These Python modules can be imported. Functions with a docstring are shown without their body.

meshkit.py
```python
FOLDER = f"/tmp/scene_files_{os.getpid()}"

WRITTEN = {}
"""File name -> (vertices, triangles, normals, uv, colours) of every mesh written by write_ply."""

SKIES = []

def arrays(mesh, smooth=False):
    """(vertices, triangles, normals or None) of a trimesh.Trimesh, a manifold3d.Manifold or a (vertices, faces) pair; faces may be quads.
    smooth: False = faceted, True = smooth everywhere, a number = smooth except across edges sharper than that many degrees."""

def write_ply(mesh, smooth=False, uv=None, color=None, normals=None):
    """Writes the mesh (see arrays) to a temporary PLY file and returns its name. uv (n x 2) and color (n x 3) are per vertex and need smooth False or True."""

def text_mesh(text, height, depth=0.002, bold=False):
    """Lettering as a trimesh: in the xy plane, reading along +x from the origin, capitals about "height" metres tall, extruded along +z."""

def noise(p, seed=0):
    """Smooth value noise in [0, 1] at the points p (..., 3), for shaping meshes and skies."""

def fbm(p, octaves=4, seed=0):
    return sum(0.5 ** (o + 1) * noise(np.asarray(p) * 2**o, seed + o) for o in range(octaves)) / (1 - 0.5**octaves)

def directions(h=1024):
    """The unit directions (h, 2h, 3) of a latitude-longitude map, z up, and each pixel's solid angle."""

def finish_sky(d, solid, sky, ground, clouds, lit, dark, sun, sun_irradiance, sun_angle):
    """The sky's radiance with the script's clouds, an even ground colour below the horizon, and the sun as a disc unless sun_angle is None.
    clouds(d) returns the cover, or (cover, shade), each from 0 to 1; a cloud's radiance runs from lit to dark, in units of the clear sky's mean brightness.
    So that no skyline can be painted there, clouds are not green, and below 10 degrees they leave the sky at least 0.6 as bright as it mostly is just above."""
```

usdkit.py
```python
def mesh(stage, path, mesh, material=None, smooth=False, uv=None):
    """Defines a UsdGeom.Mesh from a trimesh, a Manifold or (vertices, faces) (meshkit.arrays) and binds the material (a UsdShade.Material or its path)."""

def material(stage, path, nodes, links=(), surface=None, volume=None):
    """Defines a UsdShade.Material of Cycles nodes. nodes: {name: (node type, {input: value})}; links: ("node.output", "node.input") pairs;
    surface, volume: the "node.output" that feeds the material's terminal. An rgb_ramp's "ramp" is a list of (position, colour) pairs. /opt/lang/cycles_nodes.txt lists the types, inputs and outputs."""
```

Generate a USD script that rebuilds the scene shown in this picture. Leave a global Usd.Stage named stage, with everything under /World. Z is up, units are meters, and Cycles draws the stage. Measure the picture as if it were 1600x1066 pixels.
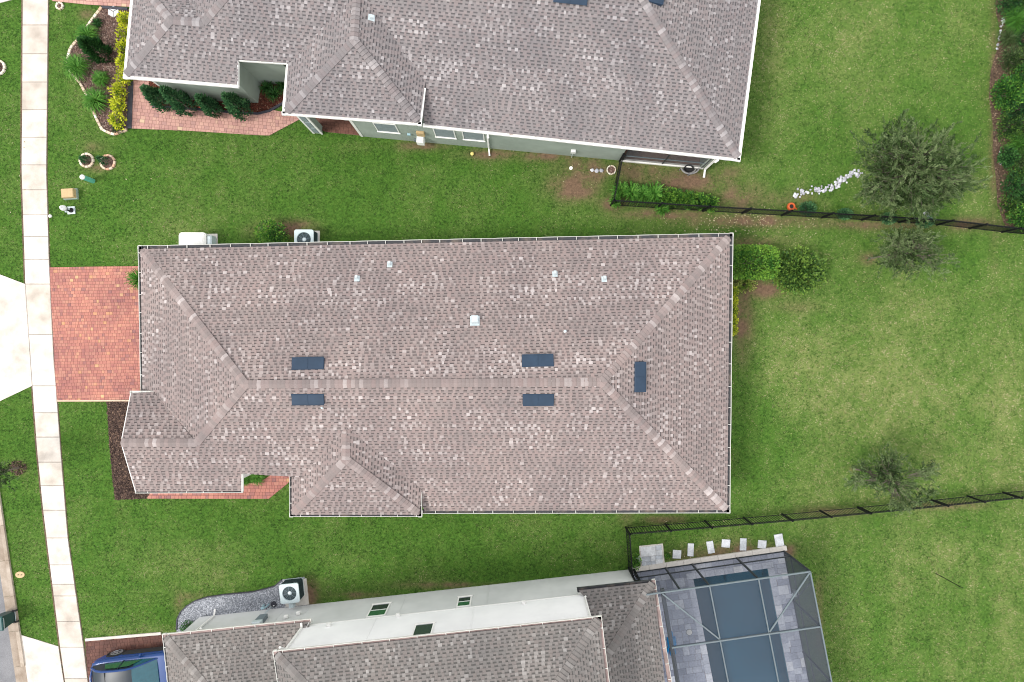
import math
import numpy as np
import shapely
from shapely.geometry import Polygon, box as sbox, LineString
from shapely.ops import unary_union
import trimesh
import usdkit, meshkit
from pxr import Usd, UsdGeom, UsdLux, UsdShade, Sdf, Gf

stage = Usd.Stage.CreateInMemory()
UsdGeom.SetStageUpAxis(stage, UsdGeom.Tokens.z)
UsdGeom.SetStageMetersPerUnit(stage, 1.0)
UsdGeom.Xform.Define(stage, '/World')

# ------------------------------------------------------------------ camera, sky, sun, exposure
H, F = 33.0, 1067.0          # drone height in metres, focal length in photo pixels
cam = UsdGeom.Camera.Define(stage, '/World/camera')
cam.AddTranslateOp().Set(Gf.Vec3d(0, 0, H))
cam.CreateHorizontalApertureAttr(36.0)
cam.CreateFocalLengthAttr(24.0)
cam.CreateClippingRangeAttr(Gf.Vec2f(0.5, 2000))
cam.CreateExposureAttr(0.93)
SUN = np.array([-0.58, -0.24, 0.78]); SUN /= np.linalg.norm(SUN)
elev, rot = math.asin(SUN[2]), math.atan2(SUN[0], SUN[1])
dome = UsdLux.DomeLight.Define(stage, '/World/sky')
sky_mat = usdkit.material(stage, '/World/Looks/overcast_sky', {
    'sky': ('sky_texture', {'sky_type': 'single_scattering', 'sun_disc': False, 'sun_elevation': elev, 'sun_rotation': rot}),
    'tc': ('texture_coordinate', {}),
    'n': ('noise_texture', {'scale': 3.0, 'detail': 5.0, 'roughness': 0.55}),
    'r': ('rgb_ramp', {'ramp': [(0.0, (0.8,) * 3), (1.0, (1.0,) * 3)]}),
    'cl': ('rgb_ramp', {'ramp': [(0.3, (6.6, 6.7, 6.9)), (0.7, (8.6, 8.5, 8.4))]}),
    'm': ('mix_color', {'use_clamp': False}),
    'bg': ('background_shader', {'strength': 0.109})},
    [('tc.generated', 'n.vector'), ('n.fac', 'r.fac'), ('n.fac', 'cl.fac'), ('sky.color', 'm.a'), ('cl.color', 'm.b'), ('r.color', 'm.fac'),
     ('m.result', 'bg.color')], surface='bg.background')
UsdShade.MaterialBindingAPI.Apply(dome.GetPrim()).Bind(sky_mat)
dome.GetPrim().SetCustomDataByKey('kind', 'structure')
sun = UsdLux.DistantLight.Define(stage, '/World/sun')
sun.CreateIntensityAttr(0.42)
sun.CreateAngleAttr(16.0)
sun.CreateColorAttr(Gf.Vec3f(1.0, 0.96, 0.9))
UsdLux.LightAPI(sun.GetPrim()).GetPrim().CreateAttribute('inputs:normalize', Sdf.ValueTypeNames.Bool).Set(True)
_zx = Gf.Rotation(Gf.Vec3d(0, 0, 1), Gf.Vec3d(*map(float, SUN)))
sun.AddTransformOp().Set(Gf.Matrix4d().SetRotate(_zx))

rng = np.random.default_rng(7)

# ------------------------------------------------------------------ helpers
def P(px, py, z=0.0):
    """the point at height z that the photo shows at pixel (px, py) of 1600 x 1066"""
    return np.array([(px - 800) * (H - z) / F, (533 - py) * (H - z) / F, z])

def PX(p):
    return 800 + F * p[0] / (H - p[2]), 533 - F * p[1] / (H - p[2])

used = {}
def fresh(parent, name):
    key = (parent, name)
    n = used.get(key, 0); used[key] = n + 1
    return f'{parent}/{name}' if n == 0 else f'{parent}/{name}_{n:03d}'

LOC = {}
def tag(prim, label=None, cat=None, group=None, kind=None):
    for k, v in (('label', label), ('category', cat), ('group', group), ('kind', kind)):
        if v: prim.SetCustomDataByKey(k, v)

def thing(name, label=None, cat=None, loc=(0, 0, 0), group=None, kind=None, parent='/World'):
    path = fresh(parent, name)
    x = UsdGeom.Xform.Define(stage, path)
    off = np.array(loc, float) - (LOC.get(parent, np.zeros(3)))
    x.AddTranslateOp().Set(Gf.Vec3d(*map(float, off)))
    LOC[path] = np.array(loc, float)
    tag(x.GetPrim(), label, cat, group, kind)
    return path

def unit(v):
    v = np.asarray(v, float); return v / max(np.linalg.norm(v), 1e-12)

class MB:
    def __init__(s): s.v, s.f, s.t, s.n = [], [], [], 0
    def add(s, v, f, uv=(0.5, 0.5)):
        v = np.asarray(v, float).reshape(-1, 3); f = np.asarray(f, int)
        if f.ndim == 2 and f.shape[1] == 4: f = np.vstack([f[:, [0, 1, 2]], f[:, [0, 2, 3]]])
        uv = np.asarray(uv, float)
        if uv.ndim == 1: uv = np.tile(uv, (len(v), 1))
        s.v.append(v); s.f.append(f + s.n); s.t.append(uv); s.n += len(v)
        return s
    def tm(s, m, uv=(0.5, 0.5)): return s.add(m.vertices, m.faces, uv)
    def poly(s, pts, uv=(0.5, 0.5)):
        """flat convex polygon sheet"""
        n = len(pts); return s.add(pts, [[0, i, i + 1] for i in range(1, n - 1)], uv)
    def sheet(s, xy, z, uv=(0.5, 0.5)):
        """any simple polygon as a sheet at height z"""
        g = xy if isinstance(xy, shapely.Geometry) else Polygon(xy)
        for q in getattr(g, 'geoms', [g]):
            if q.area < 1e-6: continue
            v2, f = trimesh.creation.triangulate_polygon(q, engine='earcut')
            v2 = np.asarray(v2); f = np.asarray(f)
            a, b, c = v2[f[:, 0]], v2[f[:, 1]], v2[f[:, 2]]
            flip = ((b - a)[:, 0] * (c - a)[:, 1] - (b - a)[:, 1] * (c - a)[:, 0]) < 0
            f[flip] = f[flip][:, ::-1]
            s.add(np.c_[v2, np.full(len(v2), z)], f, uv)
        return s
    def prism(s, xy, z0, z1, uv=(0.5, 0.5)):
        g = xy if isinstance(xy, shapely.Geometry) else Polygon(xy)
        for q in getattr(g, 'geoms', [g]):
            if q.area < 1e-6: continue
            m = trimesh.creation.extrude_polygon(q, z1 - z0, engine='earcut'); m.apply_translation([0, 0, z0]); s.tm(m, uv)
        return s
    def box(s, c, size, rz=0.0, uv=(0.5, 0.5), bev=0.0, top=1.0):
        """axis box about centre c, turned rz degrees; top scales the upper face; bev chamfers the upper edges"""
        x, y, z = np.array(size) / 2.0
        rings = [(-z, 1.0, 0), (z, top, 0)] if bev <= 0 else [(-z, 1.0, 0), (z - bev, top, 0), (z, top, bev)]
        V = []
        for zz, k, d in rings:
            V += [[-x * k + d, -y * k + d, zz], [x * k - d, -y * k + d, zz], [x * k - d, y * k - d, zz], [-x * k + d, y * k - d, zz]]
        V = np.array(V); a = math.radians(rz); R = np.array([[math.cos(a), -math.sin(a), 0], [math.sin(a), math.cos(a), 0], [0, 0, 1]])
        Fq = [[3, 2, 1, 0]]
        for k in range(len(rings) - 1):
            for i in range(4):
                j = (i + 1) % 4; Fq.append([4 * k + i, 4 * k + j, 4 * k + 4 + j, 4 * k + 4 + i])
        e = 4 * (len(rings) - 1); Fq.append([e, e + 1, e + 2, e + 3])
        return s.add(V @ R.T + np.asarray(c, float), Fq, uv)
    def bar(s, p0, p1, side, w0, w1, z0, z1, uv=(0.5, 0.5)):
        """box along p0-p1 that reaches from w0 to w1 along side and from z0 to z1 above the line"""
        p0, p1, side = (np.asarray(q, float) for q in (p0, p1, side)); k = np.array([0, 0, 1.0])
        V = [p + side * w + k * z for p in (p0, p1) for w, z in ((w0, z0), (w1, z0), (w1, z1), (w0, z1))]
        Fq = [[0, 1, 2, 3], [7, 6, 5, 4], [0, 4, 5, 1], [1, 5, 6, 2], [2, 6, 7, 3], [3, 7, 4, 0]]
        m = trimesh.Trimesh(np.array(V), np.vstack([[q[:3], [q[0], q[2], q[3]]] for q in Fq]), process=False)
        if m.volume < 0: m.invert()
        return s.tm(m, uv)
    def beam(s, p0, p1, w, h=None, uv=(0.5, 0.5)):
        """square bar between two points in any direction"""
        p0, p1 = np.asarray(p0, float), np.asarray(p1, float); d = unit(p1 - p0); h = h or w
        a = unit(np.cross(d, [0, 0, 1])) if abs(d[2]) < 0.95 else np.array([1.0, 0, 0]) - d * d[0]
        a = unit(a); b = np.cross(d, a)
        V = [p + a * x * w / 2 + b * y * h / 2 for p in (p0, p1) for x, y in ((-1, -1), (1, -1), (1, 1), (-1, 1))]
        Fq = [[0, 3, 2, 1], [4, 5, 6, 7], [0, 1, 5, 4], [1, 2, 6, 5], [2, 3, 7, 6], [3, 0, 4, 7]]
        return s.add(V, Fq, uv)
    def tube(s, pts, r, n=6, uv=(0.5, 0.5)):
        pts = np.asarray(pts, float); r = np.broadcast_to(r, len(pts)); V = []
        for i, p in enumerate(pts):
            d = unit(pts[min(i + 1, len(pts) - 1)] - pts[max(i - 1, 0)])
            a = unit(np.cross(d, [0.31, 0.17, 0.93] if abs(d[2]) < 0.9 else [1.0, 0.2, 0])); b = np.cross(d, a)
            V += [p + r[i] * (a * math.cos(q) + b * math.sin(q)) for q in np.arange(n) * 2 * math.pi / n]
        Fq = []
        for i in range(len(pts) - 1):
            for k in range(n): Fq.append([i * n + k, i * n + (k + 1) % n, (i + 1) * n + (k + 1) % n, (i + 1) * n + k])
        s.add(V, Fq, uv)
        e = np.asarray(V)
        s.add(e[:n], [[0, i + 1, i] for i in range(1, n - 1)], uv); s.add(e[-n:], [[0, i, i + 1] for i in range(1, n - 1)], uv)
        return s
    def lathe(s, c, prof, n=16, uv=(0.5, 0.5)):
        """profile (radius, height) pairs turned about the vertical through c"""
        c = np.asarray(c, float); V, Fq = [], []
        for r, z in prof:
            V += [c + [r * math.cos(q), r * math.sin(q), z] for q in np.arange(n) * 2 * math.pi / n]
        for i in range(len(prof) - 1):
            for k in range(n): Fq.append([i * n + k, i * n + (k + 1) % n, (i + 1) * n + (k + 1) % n, (i + 1) * n + k])
        return s.add(V, Fq, uv)
    def build(s, name, mat, parent='/World', label=None, cat=None, group=None, kind=None, smooth=False):
        if not s.n: return None
        v, f, t = np.vstack(s.v), np.vstack(s.f), np.vstack(s.t)
        ids, inv = np.unique(f, return_inverse=True); v, t, f = v[ids], t[ids], inv.reshape(f.shape)
        path = fresh(parent, name); loc = LOC.get(parent)
        if loc is not None: v = v - loc
        LOC[path] = LOC.get(parent, np.zeros(3))
        if smooth is False:
            m = usdkit.mesh(stage, path, trimesh.Trimesh(v, f, process=False), mat, uv=t)
        else:
            m = usdkit.mesh(stage, path, trimesh.Trimesh(v, f, process=True), mat, smooth=smooth)
        tag(m.GetPrim(), label, cat, group, kind)
        return path

# ------------------------------------------------------------------ materials
LK = '/World/Looks/'
def plain(name, c, rough=0.6, metal=0.0, var=0.12, scale=6.0, fine=0.0, fscale=60.0, bump=0.0, spec=0.4, c2=None, coat=0.0, lo=0.35, hi=0.65):
    """one colour that wanders to a second one with coarse noise, with fine grain and relief"""
    c = np.array(c, float); c2 = np.array(c2, float) if c2 is not None else c * (1 - var)
    N = {'g': ('geometry', {}), 'n': ('noise_texture', {'scale': scale, 'detail': 5.0, 'roughness': 0.6}),
         'r': ('rgb_ramp', {'ramp': [(lo, c2), (hi, c)]}), 'p': ('principled_bsdf', {'roughness': rough, 'metallic': metal, 'specular_ior_level': spec, 'coat_weight': coat})}
    L = [('g.position', 'n.vector'), ('n.fac', 'r.fac')]
    out = 'r.color'
    if fine or bump:
        N['n2'] = ('noise_texture', {'scale': fscale, 'detail': 3.0, 'roughness': 0.6}); L.append(('g.position', 'n2.vector'))
    if fine:
        N['r2'] = ('rgb_ramp', {'ramp': [(0.25, (1 - fine,) * 3), (0.75, (1 + fine,) * 3)]}); N['mx'] = ('mix_color', {'blend_type': 'multiply', 'fac': 1.0})
        L += [('n2.fac', 'r2.fac'), (out, 'mx.a'), ('r2.color', 'mx.b')]; out = 'mx.result'
    if bump:
        N['b'] = ('bump', {'strength': 0.6, 'distance': bump}); L += [('n2.fac', 'b.height'), ('b.normal', 'p.normal')]
    return usdkit.material(stage, LK + name, N, L + [(out, 'p.base_color')], surface='p.BSDF')

def toned(name, stops, rough=0.85, grain=0.18, gscale=55.0, low=0.15, lscale=0.5, lowc=(1, 1, 1), bump=0.0, trans=0.0, spec=0.25, lstretch=None):
    """colour from the piece's own tone (st.x), times grain, times slow weathering"""
    N = {'uv': ('uvmap', {'attribute': 'st'}), 's': ('separate_xyz', {}), 'r': ('rgb_ramp', {'ramp': stops}), 'g': ('geometry', {}),
         'n': ('noise_texture', {'scale': gscale, 'detail': 2.0}), 'rn': ('rgb_ramp', {'ramp': [(0.25, (1 - grain,) * 3), (0.75, (1 + grain,) * 3)]}),
         'w': ('noise_texture', {'scale': lscale, 'detail': 4.0, 'roughness': 0.55}), 'rw': ('rgb_ramp', {'ramp': [(0.3, tuple((1 - low) * q for q in lowc)), (0.7, (1 + low * 0.6,) * 3)]}),
         'm1': ('mix_color', {'blend_type': 'multiply', 'fac': 1.0}), 'm2': ('mix_color', {'blend_type': 'multiply', 'fac': 1.0}),
         'p': ('principled_bsdf', {'roughness': rough, 'specular_ior_level': spec})}
    L = [('uv.UV', 's.vector'), ('s.x', 'r.fac'), ('g.position', 'n.vector'), ('n.fac', 'rn.fac'), ('w.fac', 'rw.fac'),
         ('r.color', 'm1.a'), ('rn.color', 'm1.b'), ('m1.result', 'm2.a'), ('rw.color', 'm2.b'), ('m2.result', 'p.base_color')]
    if lstretch:
        N['mp'] = ('mapping', {'scale': lstretch}); L += [('g.position', 'mp.vector'), ('mp.vector', 'w.vector')]
    else: L.append(('g.position', 'w.vector'))
    if bump:
        N['b'] = ('bump', {'strength': 0.5, 'distance': bump}); L += [('n.fac', 'b.height'), ('b.normal', 'p.normal')]
    if trans:
        N['t'] = ('translucent_bsdf', {}); N['mc'] = ('mix_closure', {'fac': trans})
        L += [('m2.result', 't.color'), ('p.BSDF', 'mc.closure1'), ('t.BSDF', 'mc.closure2')]
        return usdkit.material(stage, LK + name, N, L, surface='mc.closure')
    return usdkit.material(stage, LK + name, N, L, surface='p.BSDF')

def veil(name, dark, open_=0.55, rough=0.6):
    """fine insect screen: mostly open, the rest dark mesh"""
    return usdkit.material(stage, LK + name, {'t': ('transparent_bsdf', {}), 'd': ('principled_bsdf', {'base_color': dark, 'roughness': rough}), 'm': ('mix_closure', {'fac': 1 - open_})},
                           [('t.BSDF', 'm.closure1'), ('d.BSDF', 'm.closure2')], surface='m.closure')

def shingle_mat(name, dark, mid, light, red):
    return toned(name, [(0.0, dark), (0.22, np.array(dark) * 1.12), (0.3, np.array(mid) * 0.9), (0.5, mid), (0.62, red), (0.75, np.array(mid) * 1.2), (1.0, light)],
                 rough=0.95, grain=0.2, gscale=70.0, low=0.13, lscale=0.5, lowc=(0.98, 1.0, 1.03), bump=0.004, spec=0.15, lstretch=(1.0, 0.45, 1.0))
M = {}
M['shingle_main'] = shingle_mat('shingle_pinkish', (0.1, 0.083, 0.08), (0.225, 0.187, 0.177), (0.5, 0.45, 0.435), (0.25, 0.193, 0.181))
M['shingle_top'] = shingle_mat('shingle_grey', (0.09, 0.083, 0.085), (0.2, 0.181, 0.18), (0.42, 0.39, 0.388), (0.205, 0.172, 0.169))
M['shingle_low'] = shingle_mat('shingle_taupe', (0.085, 0.08, 0.075), (0.172, 0.158, 0.148), (0.34, 0.32, 0.305), (0.175, 0.153, 0.142))
M['felt'] = plain('roof_felt', (0.12, 0.11, 0.11), 0.95)
M['white'] = plain('white_paint', (0.78, 0.77, 0.74), 0.45, var=0.08, scale=3.0, fine=0.04)
M['white_metal'] = plain('white_metal', (0.72, 0.73, 0.72), 0.35, var=0.07)
M['gutter_white'] = plain('gutter_white', (0.62, 0.62, 0.58), 0.5, c2=(0.5, 0.49, 0.45), scale=2.0)
M['shade_grime'] = plain('gutter_shade_grime', (0.05, 0.052, 0.058), 0.9, c2=(0.16, 0.13, 0.11), scale=1.3, lo=0.3, hi=0.5)  # debris colour, darkened to stand in for shade inside the channel
M['grime_top'] = plain('gutter_dust', (0.7, 0.69, 0.66), 0.8, c2=(0.3, 0.22, 0.18), scale=2.0, lo=0.3, hi=0.4)
M['grime_pink'] = plain('gutter_pink', (0.34, 0.25, 0.235), 0.8, c2=(0.2, 0.15, 0.14), scale=1.5)
M['bronze_dark'] = plain('dark_bronze', (0.028, 0.03, 0.032), 0.45, var=0.2)
M['stucco_green'] = plain('sage_stucco', (0.30, 0.345, 0.30), 0.9, c2=(0.25, 0.29, 0.25), scale=0.8, fine=0.06, bump=0.004, spec=0.15)
M['stucco_white'] = plain('white_stucco', (0.80, 0.80, 0.79), 0.9, c2=(0.72, 0.72, 0.715), scale=0.5, fine=0.03, bump=0.003, spec=0.15)
M['stucco_grey'] = plain('pale_grey_stucco', (0.60, 0.605, 0.595), 0.9, c2=(0.50, 0.51, 0.50), scale=0.5, fine=0.03, bump=0.003, spec=0.15)
M['concrete'] = toned('concrete', [(0, (0.45, 0.395, 0.345)), (0.5, (0.545, 0.495, 0.44)), (1, (0.63, 0.595, 0.55))], 0.9, 0.08, 40, 0.27, 1.2, (1.0, 0.97, 0.94), 0.002)
M['joint'] = plain('joint_grey', (0.2, 0.18, 0.16), 0.95)
M['curb'] = toned('curb_concrete', [(0, (0.30, 0.25, 0.205)), (1, (0.42, 0.365, 0.31))], 0.9, 0.12, 30, 0.3, 1.5, (1.0, 0.92, 0.84), 0.003)
M['asphalt'] = plain('asphalt', (0.20, 0.20, 0.21), 0.9, c2=(0.16, 0.16, 0.17), scale=1.5, fine=0.35, fscale=45, bump=0.01)
M['brick_red'] = toned('terracotta_pavers', [(0, (0.27, 0.13, 0.115)), (0.25, (0.35, 0.145, 0.115)), (0.5, (0.41, 0.175, 0.13)), (0.75, (0.44, 0.21, 0.15)), (0.92, (0.5, 0.26, 0.135)), (1, (0.52, 0.32, 0.17))],
                       0.85, 0.14, 45, 0.2, 0.7, (0.92, 0.92, 1.08), 0.003)
M['brick_pink'] = toned('rose_pavers', [(0, (0.33, 0.2, 0.18)), (0.3, (0.42, 0.235, 0.2)), (0.6, (0.48, 0.28, 0.23)), (0.9, (0.52, 0.33, 0.25)), (1, (0.55, 0.4, 0.27))],
                       0.85, 0.12, 45, 0.15, 0.8, (0.95, 0.92, 0.95), 0.003)
M['brick_brown'] = toned('brown_pavers', [(0, (0.085, 0.04, 0.033)), (0.5, (0.115, 0.05, 0.038)), (1, (0.165, 0.078, 0.056))], 0.7, 0.15, 45, 0.25, 1.2, (0.9, 0.85, 0.85), 0.003)
M['sand'] = plain('joint_sand', (0.22, 0.13, 0.105), 0.95, c2=(0.28, 0.18, 0.145), scale=4)
M['mulch_dark'] = toned('dark_mulch', [(0, (0.035, 0.022, 0.019)), (0.6, (0.085, 0.055, 0.045)), (0.9, (0.15, 0.095, 0.07)), (1, (0.24, 0.16, 0.11))], 0.95, 0.3, 30, 0.25, 1.2)
M['mulch_red'] = toned('red_mulch', [(0, (0.06, 0.02, 0.015)), (0.6, (0.14, 0.04, 0.025)), (0.9, (0.2, 0.075, 0.045)), (1, (0.3, 0.19, 0.13))], 0.95, 0.3, 30, 0.25, 1.2)
M['mulch_brown'] = toned('brown_mulch', [(0, (0.07, 0.045, 0.04)), (0.5, (0.17, 0.105, 0.085)), (0.85, (0.27, 0.18, 0.145)), (1, (0.42, 0.33, 0.28))], 0.95, 0.3, 30, 0.2, 1.2)
M['mulch_rear'] = toned('rear_mulch', [(0, (0.05, 0.035, 0.026)), (0.5, (0.12, 0.08, 0.055)), (0.85, (0.2, 0.135, 0.09)), (1, (0.3, 0.22, 0.16))], 0.95, 0.3, 30, 0.2, 1.2)
M['gravel'] = toned('blue_grey_gravel', [(0, (0.13, 0.14, 0.16)), (0.5, (0.31, 0.325, 0.36)), (1, (0.62, 0.63, 0.68))], 0.8, 0.2, 30, 0.12, 1.0)
M['edge_stone'] = toned('edging_blocks', [(0, (0.5, 0.3, 0.2)), (0.35, (0.56, 0.43, 0.32)), (0.7, (0.64, 0.55, 0.43)), (1, (0.7, 0.66, 0.56))], 0.9, 0.15, 30, 0.1, 3)
M['edging_dark'] = plain('dark_edging', (0.045, 0.045, 0.06), 0.7, var=0.3)
M['white_rock'] = toned('white_rocks', [(0, (0.27, 0.27, 0.30)), (0.5, (0.42, 0.42, 0.46)), (1, (0.6, 0.61, 0.64))], 0.85, 0.15, 20, 0.15, 3)
M['deck_stone'] = toned('silver_travertine', [(0, (0.26, 0.28, 0.36)), (0.5, (0.40, 0.425, 0.52)), (0.85, (0.56, 0.59, 0.68)), (1, (0.68, 0.7, 0.77))], 0.7, 0.16, 12, 0.2, 1.6)
M['pad_stone'] = toned('pale_travertine', [(0, (0.36, 0.385, 0.43)), (0.6, (0.5, 0.525, 0.56)), (1, (0.62, 0.63, 0.645))], 0.8, 0.14, 14, 0.25, 3.0)
M['trim_stone'] = plain('pale_coping', (0.62, 0.58, 0.53), 0.8, var=0.12)
M['frame_grey'] = plain('screen_frame', (0.13, 0.16, 0.175), 0.45, var=0.15)
M['frame_dark'] = plain('screen_frame_dark', (0.025, 0.03, 0.034), 0.45, var=0.15)
M['screen'] = veil('insect_screen', (0.012, 0.017, 0.026), 0.52)
M['side_screen'] = veil('side_screen', (0.014, 0.016, 0.02), 0.36)
M['lanai_screen'] = veil('porch_screen', (0.03, 0.035, 0.04), 0.5)
M['pool_wall'] = plain('pool_plaster', (0.008, 0.145, 0.23), 0.6, c2=(0.006, 0.125, 0.20), scale=0.6)
M['water'] = usdkit.material(stage, LK + 'pool_water', {
    'g': ('geometry', {}), 'n': ('noise_texture', {'scale': 1.6, 'detail': 3.0}), 'b': ('bump', {'strength': 0.15, 'distance': 0.03}),
    'p': ('principled_bsdf', {'base_color': (0.55, 0.8, 0.86), 'roughness': 0.02, 'ior': 1.33, 'transmission_weight': 1.0})},
    [('g.position', 'n.vector'), ('n.fac', 'b.height'), ('b.normal', 'p.normal')], surface='p.BSDF')
M['black'] = plain('black_fence_paint', (0.006, 0.007, 0.008), 0.6, var=0.2, spec=0.2)
M['slate_metal'] = plain('slate_blue_metal', (0.024, 0.045, 0.078), 0.6, var=0.2, scale=2, spec=0.25)
M['galv'] = plain('galvanized', (0.55, 0.62, 0.64), 0.4, metal=0.3, var=0.15)
M['ac_case'] = plain('condenser_casing', (0.50, 0.58, 0.60), 0.5, var=0.08)
M['ac_dark'] = plain('condenser_coil', (0.028, 0.05, 0.052), 0.6, var=0.25)
M['ac_blade'] = plain('fan_blade', (0.16, 0.22, 0.27), 0.45, var=0.1)
M['glass_dark'] = plain('window_glass', (0.018, 0.026, 0.026), 0.08, var=0.1, spec=0.8)
M['glass_green'] = plain('window_glass_green', (0.02, 0.075, 0.035), 0.08, var=0.2, spec=0.7)
M['blind'] = plain('window_blind', (0.22, 0.26, 0.28), 0.5, var=0.2)
M['car_blue'] = plain('blue_car_paint', (0.004, 0.036, 0.155), 0.38, metal=0.1, var=0.05, coat=0.15)
M['car_glass'] = plain('car_glass', (0.012, 0.02, 0.03), 0.42, var=0.1, spec=0.5)
M['windscreen'] = plain('windscreen_glass', (0.02, 0.095, 0.125), 0.22, var=0.2, spec=0.7)
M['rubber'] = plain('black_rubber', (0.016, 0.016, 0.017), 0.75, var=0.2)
M['alloy'] = plain('alloy_rim', (0.36, 0.37, 0.39), 0.35, metal=0.7)
M['bin_green'] = plain('bin_green', (0.018, 0.04, 0.036), 0.5, var=0.15)
M['bin_lid'] = plain('bin_lid', (0.025, 0.085, 0.085), 0.5, var=0.15)
M['pedestal_green'] = plain('pedestal_green', (0.10, 0.36, 0.26), 0.5, var=0.12)
M['tan_box'] = plain('tan_box', (0.46, 0.33, 0.17), 0.6, var=0.14, scale=9, fine=0.06)
M['green_grey'] = plain('grey_green_pad', (0.24, 0.31, 0.26), 0.8)
M['orange'] = plain('orange_plastic', (0.62, 0.12, 0.03), 0.5, var=0.2)
M['red_flower'] = plain('red_decor', (0.55, 0.09, 0.06), 0.6, var=0.3, scale=20)
M['pool_toy'] = plain('bright_blue_plastic', (0.0, 0.24, 0.56), 0.4, var=0.12)
M['yellow'] = plain('pale_yellow', (0.72, 0.6, 0.2), 0.5)
M['pvc_blue'] = plain('pale_blue_pipe', (0.34, 0.5, 0.56), 0.45)
M['iron'] = plain('rusty_iron', (0.13, 0.13, 0.14), 0.7, c2=(0.3, 0.29, 0.28), scale=8)
M['bark'] = plain('bark', (0.16, 0.13, 0.11), 0.9, var=0.3, scale=8)
M['soil'] = plain('soil', (0.15, 0.095, 0.065), 0.95, c2=(0.09, 0.06, 0.045), scale=5, fine=0.3, fscale=40)
def leaf(name, a, b, c, trans=0.22, rough=0.6):
    return toned(name, [(0, a), (0.5, b), (1, c)], rough, 0.12, 14, 0.12, 1.5, trans=trans, spec=0.3)
M['leaf_mid'] = leaf('leaf_mid_green', (0.01, 0.035, 0.008), (0.05, 0.125, 0.022), (0.17, 0.28, 0.045))
M['leaf_bright'] = leaf('leaf_bright_green', (0.012, 0.055, 0.01), (0.05, 0.175, 0.025), (0.19, 0.36, 0.045))
M['leaf_dark'] = leaf('leaf_dark_green', (0.007, 0.028, 0.01), (0.022, 0.085, 0.02), (0.065, 0.19, 0.04))
M['leaf_blue'] = leaf('leaf_cypress', (0.01, 0.045, 0.02), (0.05, 0.155, 0.06), (0.15, 0.31, 0.12))
M['leaf_lime'] = leaf('leaf_lime', (0.07, 0.15, 0.01), (0.36, 0.43, 0.015), (0.72, 0.73, 0.05))
M['leaf_varieg'] = leaf('leaf_variegated', (0.08, 0.17, 0.02), (0.24, 0.33, 0.05), (0.55, 0.55, 0.18))
M['leaf_olive'] = leaf('leaf_olive', (0.013, 0.032, 0.008), (0.048, 0.09, 0.024), (0.16, 0.215, 0.09), trans=0.2)
M['leaf_lily'] = leaf('leaf_lily', (0.03, 0.11, 0.015), (0.08, 0.24, 0.03), (0.2, 0.4, 0.07))
M['leaf_dry'] = leaf('leaf_dry', (0.12, 0.09, 0.04), (0.3, 0.24, 0.12), (0.5, 0.45, 0.3), trans=0.1)

# ------------------------------------------------------------------ the ground
def px_poly(pts): return [tuple(P(*p)[:2]) for p in pts]

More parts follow.
